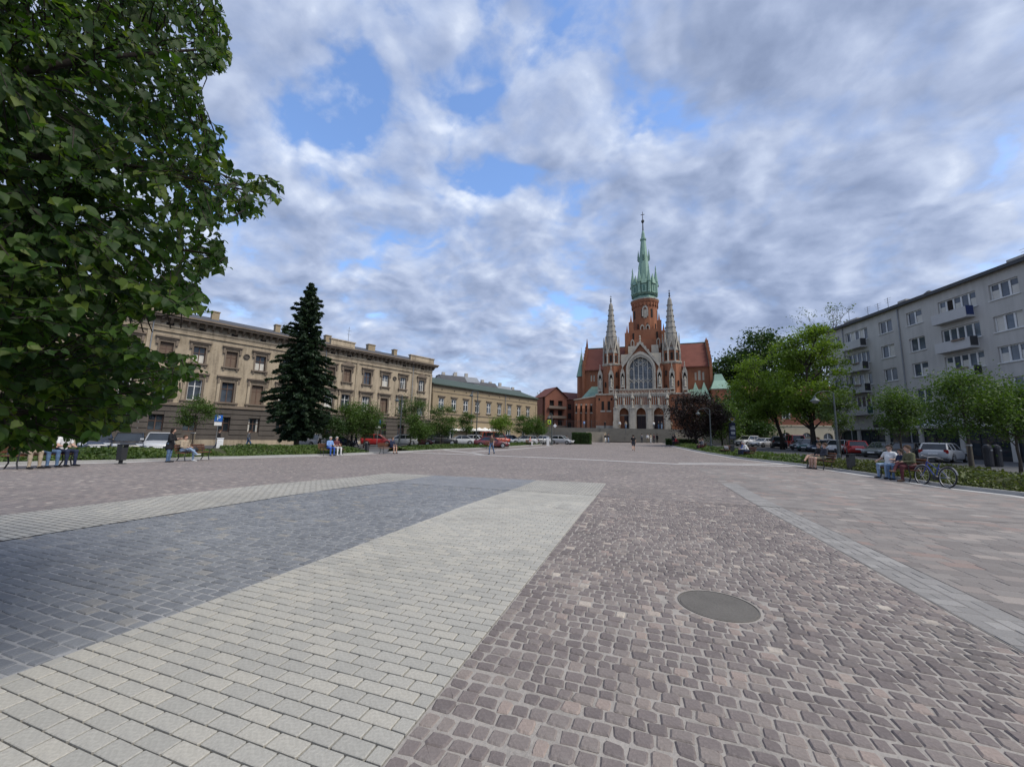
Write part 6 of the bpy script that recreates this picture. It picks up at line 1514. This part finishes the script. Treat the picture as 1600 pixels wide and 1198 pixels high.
        for i in range(m):
            for k in range(n): mb.f.append((i * n + k, (i + 1) * n + k, (i + 1) * n + (k + 1) % n, i * n + (k + 1) % n)); mb.mi.append(0)
        mb.build('hair', pm('hair_' + hair, HAIR[hair]), T, True)
    if beard:
        mb = MB(); mb.lathe([(.03, -.1), (.07, -.075), (.085, -.03), (.08, -.005)], tuple((hd + ht * .012) * s), 12); mb.build('beard', pm('hair_dark', HAIR['dark']), T, True)
    return T
def on_bench(px, dx, label, **k):
    """seat someone on the bench that stands at px; dx metres along the seat"""
    p, rz = BP[px]; q = Vector(p) + Matrix.Rotation(rz, 3, 'Z') @ Vector((dx, -.06, 0)); q.z = p.z
    return person(label, q, rz + k.pop('turn', 0), 'sit', **k)
N_ = .022
# right of the square
on_bench(1408, -.62 * -1, 'bearded man in white shirt and pale jeans sitting legs apart', top='white', legs='palejeans', shoes='black', hair='dark', beard=True, sleeves=False, res=.018, lean=-.12, turn=R(25), belly=.03, arms=(((-.14, .05, -.25), (.06, .24, .02)), ((.16, -.02, -.22), (.0, .22, -.08))), head_turn=-.2)
on_bench(1408, .0, 'child in dark blue top sitting between the two adults', top='navy', legs='jeans', hair='dark', height=1.42, res=.018, lean=-.05)
on_bench(1408, -.55, 'short-haired person in brown jacket and dark red trousers on bench', top='olive', legs='wine', shoes='brown', hair='brown', res=.018, lean=.12, cross=True)
on_bench(1281, .25, 'man in black top and beige shorts on the couple bench', top='black', legs='beige', shorts=True, hair='brown', res=.02, lean=-.18, cross=True)
on_bench(1281, -.25, 'man in grey jacket and shorts leaning back beside his companion', top='charcoal', legs='khaki', shorts=True, hair='brown', res=.02, lean=-.22)
p = gat(1279, 31); person('woman in black with hair tied up walking behind the couple', p, R(60), 'walk', top='black', legs='black', hair='brown', res=.026)
on_bench(1168, .0, 'person in white and blue jacket bent forward on bench', top='white', legs='navy', hair='grey', res=.024, lean=.45, group='sitters on the right benches')
on_bench(1168, .55, 'companion in royal blue sitting beside the bent-forward person', top='royal', legs='charcoal', hair='dark', res=.024, lean=.2, group='sitters on the right benches')
on_bench(1096, .1, 'sitter in dark coat below the copper beech', top='charcoal', legs='black', hair='dark', res=.03, lean=.2); on_bench(1096, -.45, 'sitter in grey and red below the copper beech', top='grey', legs='wine', hair='brown', res=.03)
p = gp(1053, 697); person('person in black standing by the last bench', p, R(160), 'stand', top='black', legs='charcoal', hair='dark', res=.03); on_bench(1056, -.5, 'sitter in bright red jacket on the last bench', top='red', legs='black', hair='dark', res=.03, lean=.2)
# middle
p = gp(990, 704.5); person('jogger in black running towards the church', p, R(-16), 'walk', top='black', legs='charcoal', shorts=True, hair='dark', res=.024, sleeves=False, lean=.06)
p = gp(768, 710); person('walker in brown top and blue jeans on the square', p, R(150), 'walk', top='brown', legs='jeans', hair='brown', res=.022, sleeves=False)
ST_ = [(946, 690.5, 'woman in black and white walking before the steps', 'black', 'white', 'blond', -150), (950.5, 690.5, 'person in dark jacket beside the woman in white trousers', 'charcoal', 'palejeans', 'dark', -150), (1003, 689.5, 'person in grey at left of the group below the steps', 'grey', 'charcoal', 'dark', 10),
       (1012, 690, 'person in white top in the group below the steps', 'white', 'khaki', 'brown', 160), (1017, 690, 'person in light trousers in the group below the steps', 'beige', 'white', 'dark', 40), (1022, 690, 'person in dark red in the group below the steps', 'wine', 'charcoal', 'dark', 100), (1027, 690.3, 'person in black at right end of the group below the steps', 'black', 'black', 'dark', -60)]
for k_, (px, py, lab, t, l, hr, rz) in enumerate(ST_): person(lab, gat(px, 74.5 + (k_ * 7 % 5) * .45), R(rz), 'walk' if px < 960 else 'stand', top=t, legs=l, hair=hr, res=.034, group='people before the church')
for a, b_, lab, t, l in ((-4.6, -.9, 'man in white shirt on the church steps by the portal', 'white', 'beige'), (-3.3, -.6, 'person in pale clothes in the church doorway', 'beige', 'palejeans'), (2.6, -1.0, 'person in white top between the church doors', 'white', 'grey'), (3.6, -1.1, 'person in black before the right church door', 'black', 'jeans'), (4.2, -1.2, 'person in light jeans before the right church door', 'charcoal', 'palejeans'),
        (-7.8, -1.2, 'person in black left of the church portal', 'black', 'black'), (-12.5, -1.4, 'person in blue by the church fence', 'lightblue', 'grey'), (6.2, -1.3, 'person in beige right of the church portal', 'beige', 'brown')):
    person(lab, chl(a, b_, 0), -CH_AZ + R(180 if b_ > -1 else 40), 'stand', top=t, legs=l, hair='brown', res=.034, group='people before the church')
# left of the square
on_bench(62, .45, 'sitter in beige trousers on the bench under the leaves', top='olive', legs='beige', hair='dark', res=.024, lean=.1); on_bench(62, -.05, 'sitter in blue jeans on the bench under the leaves', top='grey', legs='jeans', hair='brown', res=.024)
on_bench(62, -.6, 'sitter in white shirt and navy trousers under the leaves', top='white', legs='navy', hair='dark', res=.024, sleeves=False, lean=.15)
p = gp(262, 722); person('woman in long dark coat and blue jeans standing at the kerb', p, R(-75), 'stand', top='black', legs='jeans', shoes='black', hair='dark', res=.02, coat=.2, long_hair=True, height=1.68, lean=.06, arms=(((-.04, .08, -.26), (.06, .22, .06)), ((.04, .08, -.26), (-.06, .22, .06))))
on_bench(302, .62, 'sitter in jeans and white shoes behind the standing woman', top='beige', legs='palejeans', shoes='white', hair='brown', res=.024, cross=True)
on_bench(518, .2, 'woman in light blue outfit on the bench below the spruce', top='lightblue', legs='royal', hair='grey', res=.024, lean=.1); on_bench(518, -.35, 'person in dark red top and white trousers below the spruce', top='wine', legs='white', shoes='white', hair='grey', res=.024, sleeves=False)
on_bench(607, -.35, 'sitter with bare legs and dark blue top on left bench', top='navy', legs='navy', shorts=True, hair='brown', res=.026, lean=.1)
on_bench(828, .1, 'sitter in white trousers and pink top by the bicycles', top='pink', legs='white', shoes='white', hair='blond', res=.03, lean=.2)
on_bench(886, .1, 'sitter in pink skirt before the clipped hedge', top='charcoal', legs='pink', hair='dark', res=.034)
for px, Y, lab, t, l, rz in ((341, 34, 'pedestrian in black passing the parking sign', 'black', 'charcoal', -60), (388, 36, 'pedestrian in grey walking before the palace', 'grey', 'jeans', -60), (549, 43, 'pedestrian in black behind the bench couple', 'black', 'black', 120), (556, 44, 'pedestrian in dark cap beside the one in black', 'charcoal', 'navy', 120), (500, 40.5, 'pedestrian in white and black by the spruce', 'white', 'black', 100)):
    person(lab, gat(px, Y), R(rz), 'walk', top=t, legs=l, hair='brown', res=.032, group='passers-by behind the left bed')
# bag on the bench
p, rz = BP[302]; q = Vector(p) + Matrix.Rotation(rz, 3, 'Z') @ Vector((.05, .0, .47)); B_ = thing('handbag', 'black bag lying on the bench beside the sitter', 'bag', q, rz)
o = MB(); o.lathe([(.1, 0), (.24, .03), (.25, .14), (.16, .24), (.03, .27)], n=12, sq=.6); o.build('body', 'car_trim', B_, True); o = MB(); o.tube([(-.14, 0, .2), (-.1, 0, .36), (.1, 0, .36), (.14, 0, .2)], .012, 5); o.build('strap', 'car_trim', B_)

# ------------------------------------------------------------------ every separate piece of a part becomes a part of its own
KEEP = {'crown', 'foliage', 'ground_cover', 'limbs', 'boughs', 'twigs', 'hair', 'beard', 'bars', 'setts', 'pavers', 'border_stones', 'paving_slabs', 'leaf', 'sett', 'paver', 'border_stone', 'paving_slab', 'trunk', 'core', 'rim', 'pillars', 'tracery', 'lettering', 'gallery', 'gablets', 'wheel'}
def split_part(o):
    me = o.data; nv = len(me.vertices)
    if nv > 3000: return
    par = list(range(nv))
    def find(a):
        while par[a] != a: par[a] = par[par[a]]; a = par[a]
        return a
    for p in me.polygons:
        vs_ = p.vertices; a = find(vs_[0])
        for v in vs_[1:]: par[find(v)] = a
    isl = {}
    for p in me.polygons: isl.setdefault(find(p.vertices[0]), []).append(p.index)
    if len(isl) < 2: return
    co = np.empty(nv * 3); me.vertices.foreach_get('co', co); co = co.reshape(-1, 3)
    items = []
    for k, ps in isl.items():
        ids = sorted({v for p in ps for v in me.polygons[p].vertices}); c = co[ids]; items.append([c.min(0) - .012, c.max(0) + .012, ps])
    ch = True
    while ch:
        ch = False; i = 0
        while i < len(items):
            j = i + 1
            while j < len(items):
                if np.all(items[i][0] <= items[j][1]) and np.all(items[j][0] <= items[i][1]):
                    items[i][0] = np.minimum(items[i][0], items[j][0]); items[i][1] = np.maximum(items[i][1], items[j][1]); items[i][2] += items[j][2]; items.pop(j); ch = True
                else: j += 1
            i += 1
    if len(items) < 2 or len(items) > 60: return
    base = o.name.split('.')[0]
    for n_, it in enumerate(items):
        ids = sorted({v for p in it[2] for v in me.polygons[p].vertices}); mp = {v: i for i, v in enumerate(ids)}
        m2 = bpy.data.meshes.new(base); m2.from_pydata([tuple(co[v]) for v in ids], [], [tuple(mp[v] for v in me.polygons[p].vertices) for p in it[2]])
        for mm in me.materials: m2.materials.append(mm)
        m2.polygons.foreach_set('material_index', [me.polygons[p].material_index for p in it[2]]); m2.polygons.foreach_set('use_smooth', [me.polygons[p].use_smooth for p in it[2]]); m2.update()
        if n_ == 0: o.data = m2
        else:
            q = bpy.data.objects.new(base, m2); col.objects.link(q); q.parent = o.parent; q.location = o.location; q.rotation_euler = o.rotation_euler; q.scale = o.scale
SING = {'buttresses': 'buttress', 'windows': 'side_window', 'frieze_ribs': 'frieze_rib', 'saddle_bars': 'saddle_bar', 'belfry_openings': 'belfry_opening'}
for o in [o for o in list(bpy.data.objects) if o.type == 'MESH' and o.parent is not None]:
    b_ = o.name.split('.')[0]
    if b_ in KEEP or (o.parent and o.parent.get('category') == 'person') or o.data.users > 1: continue
    if b_ in SING and b_ != 'windows': o.name = SING[b_]
    split_part(o)
for o in bpy.data.objects:
    if o.name.split('.')[0] in ('gablets', 'gallery', 'tracery', 'lettering') and o.parent: pass
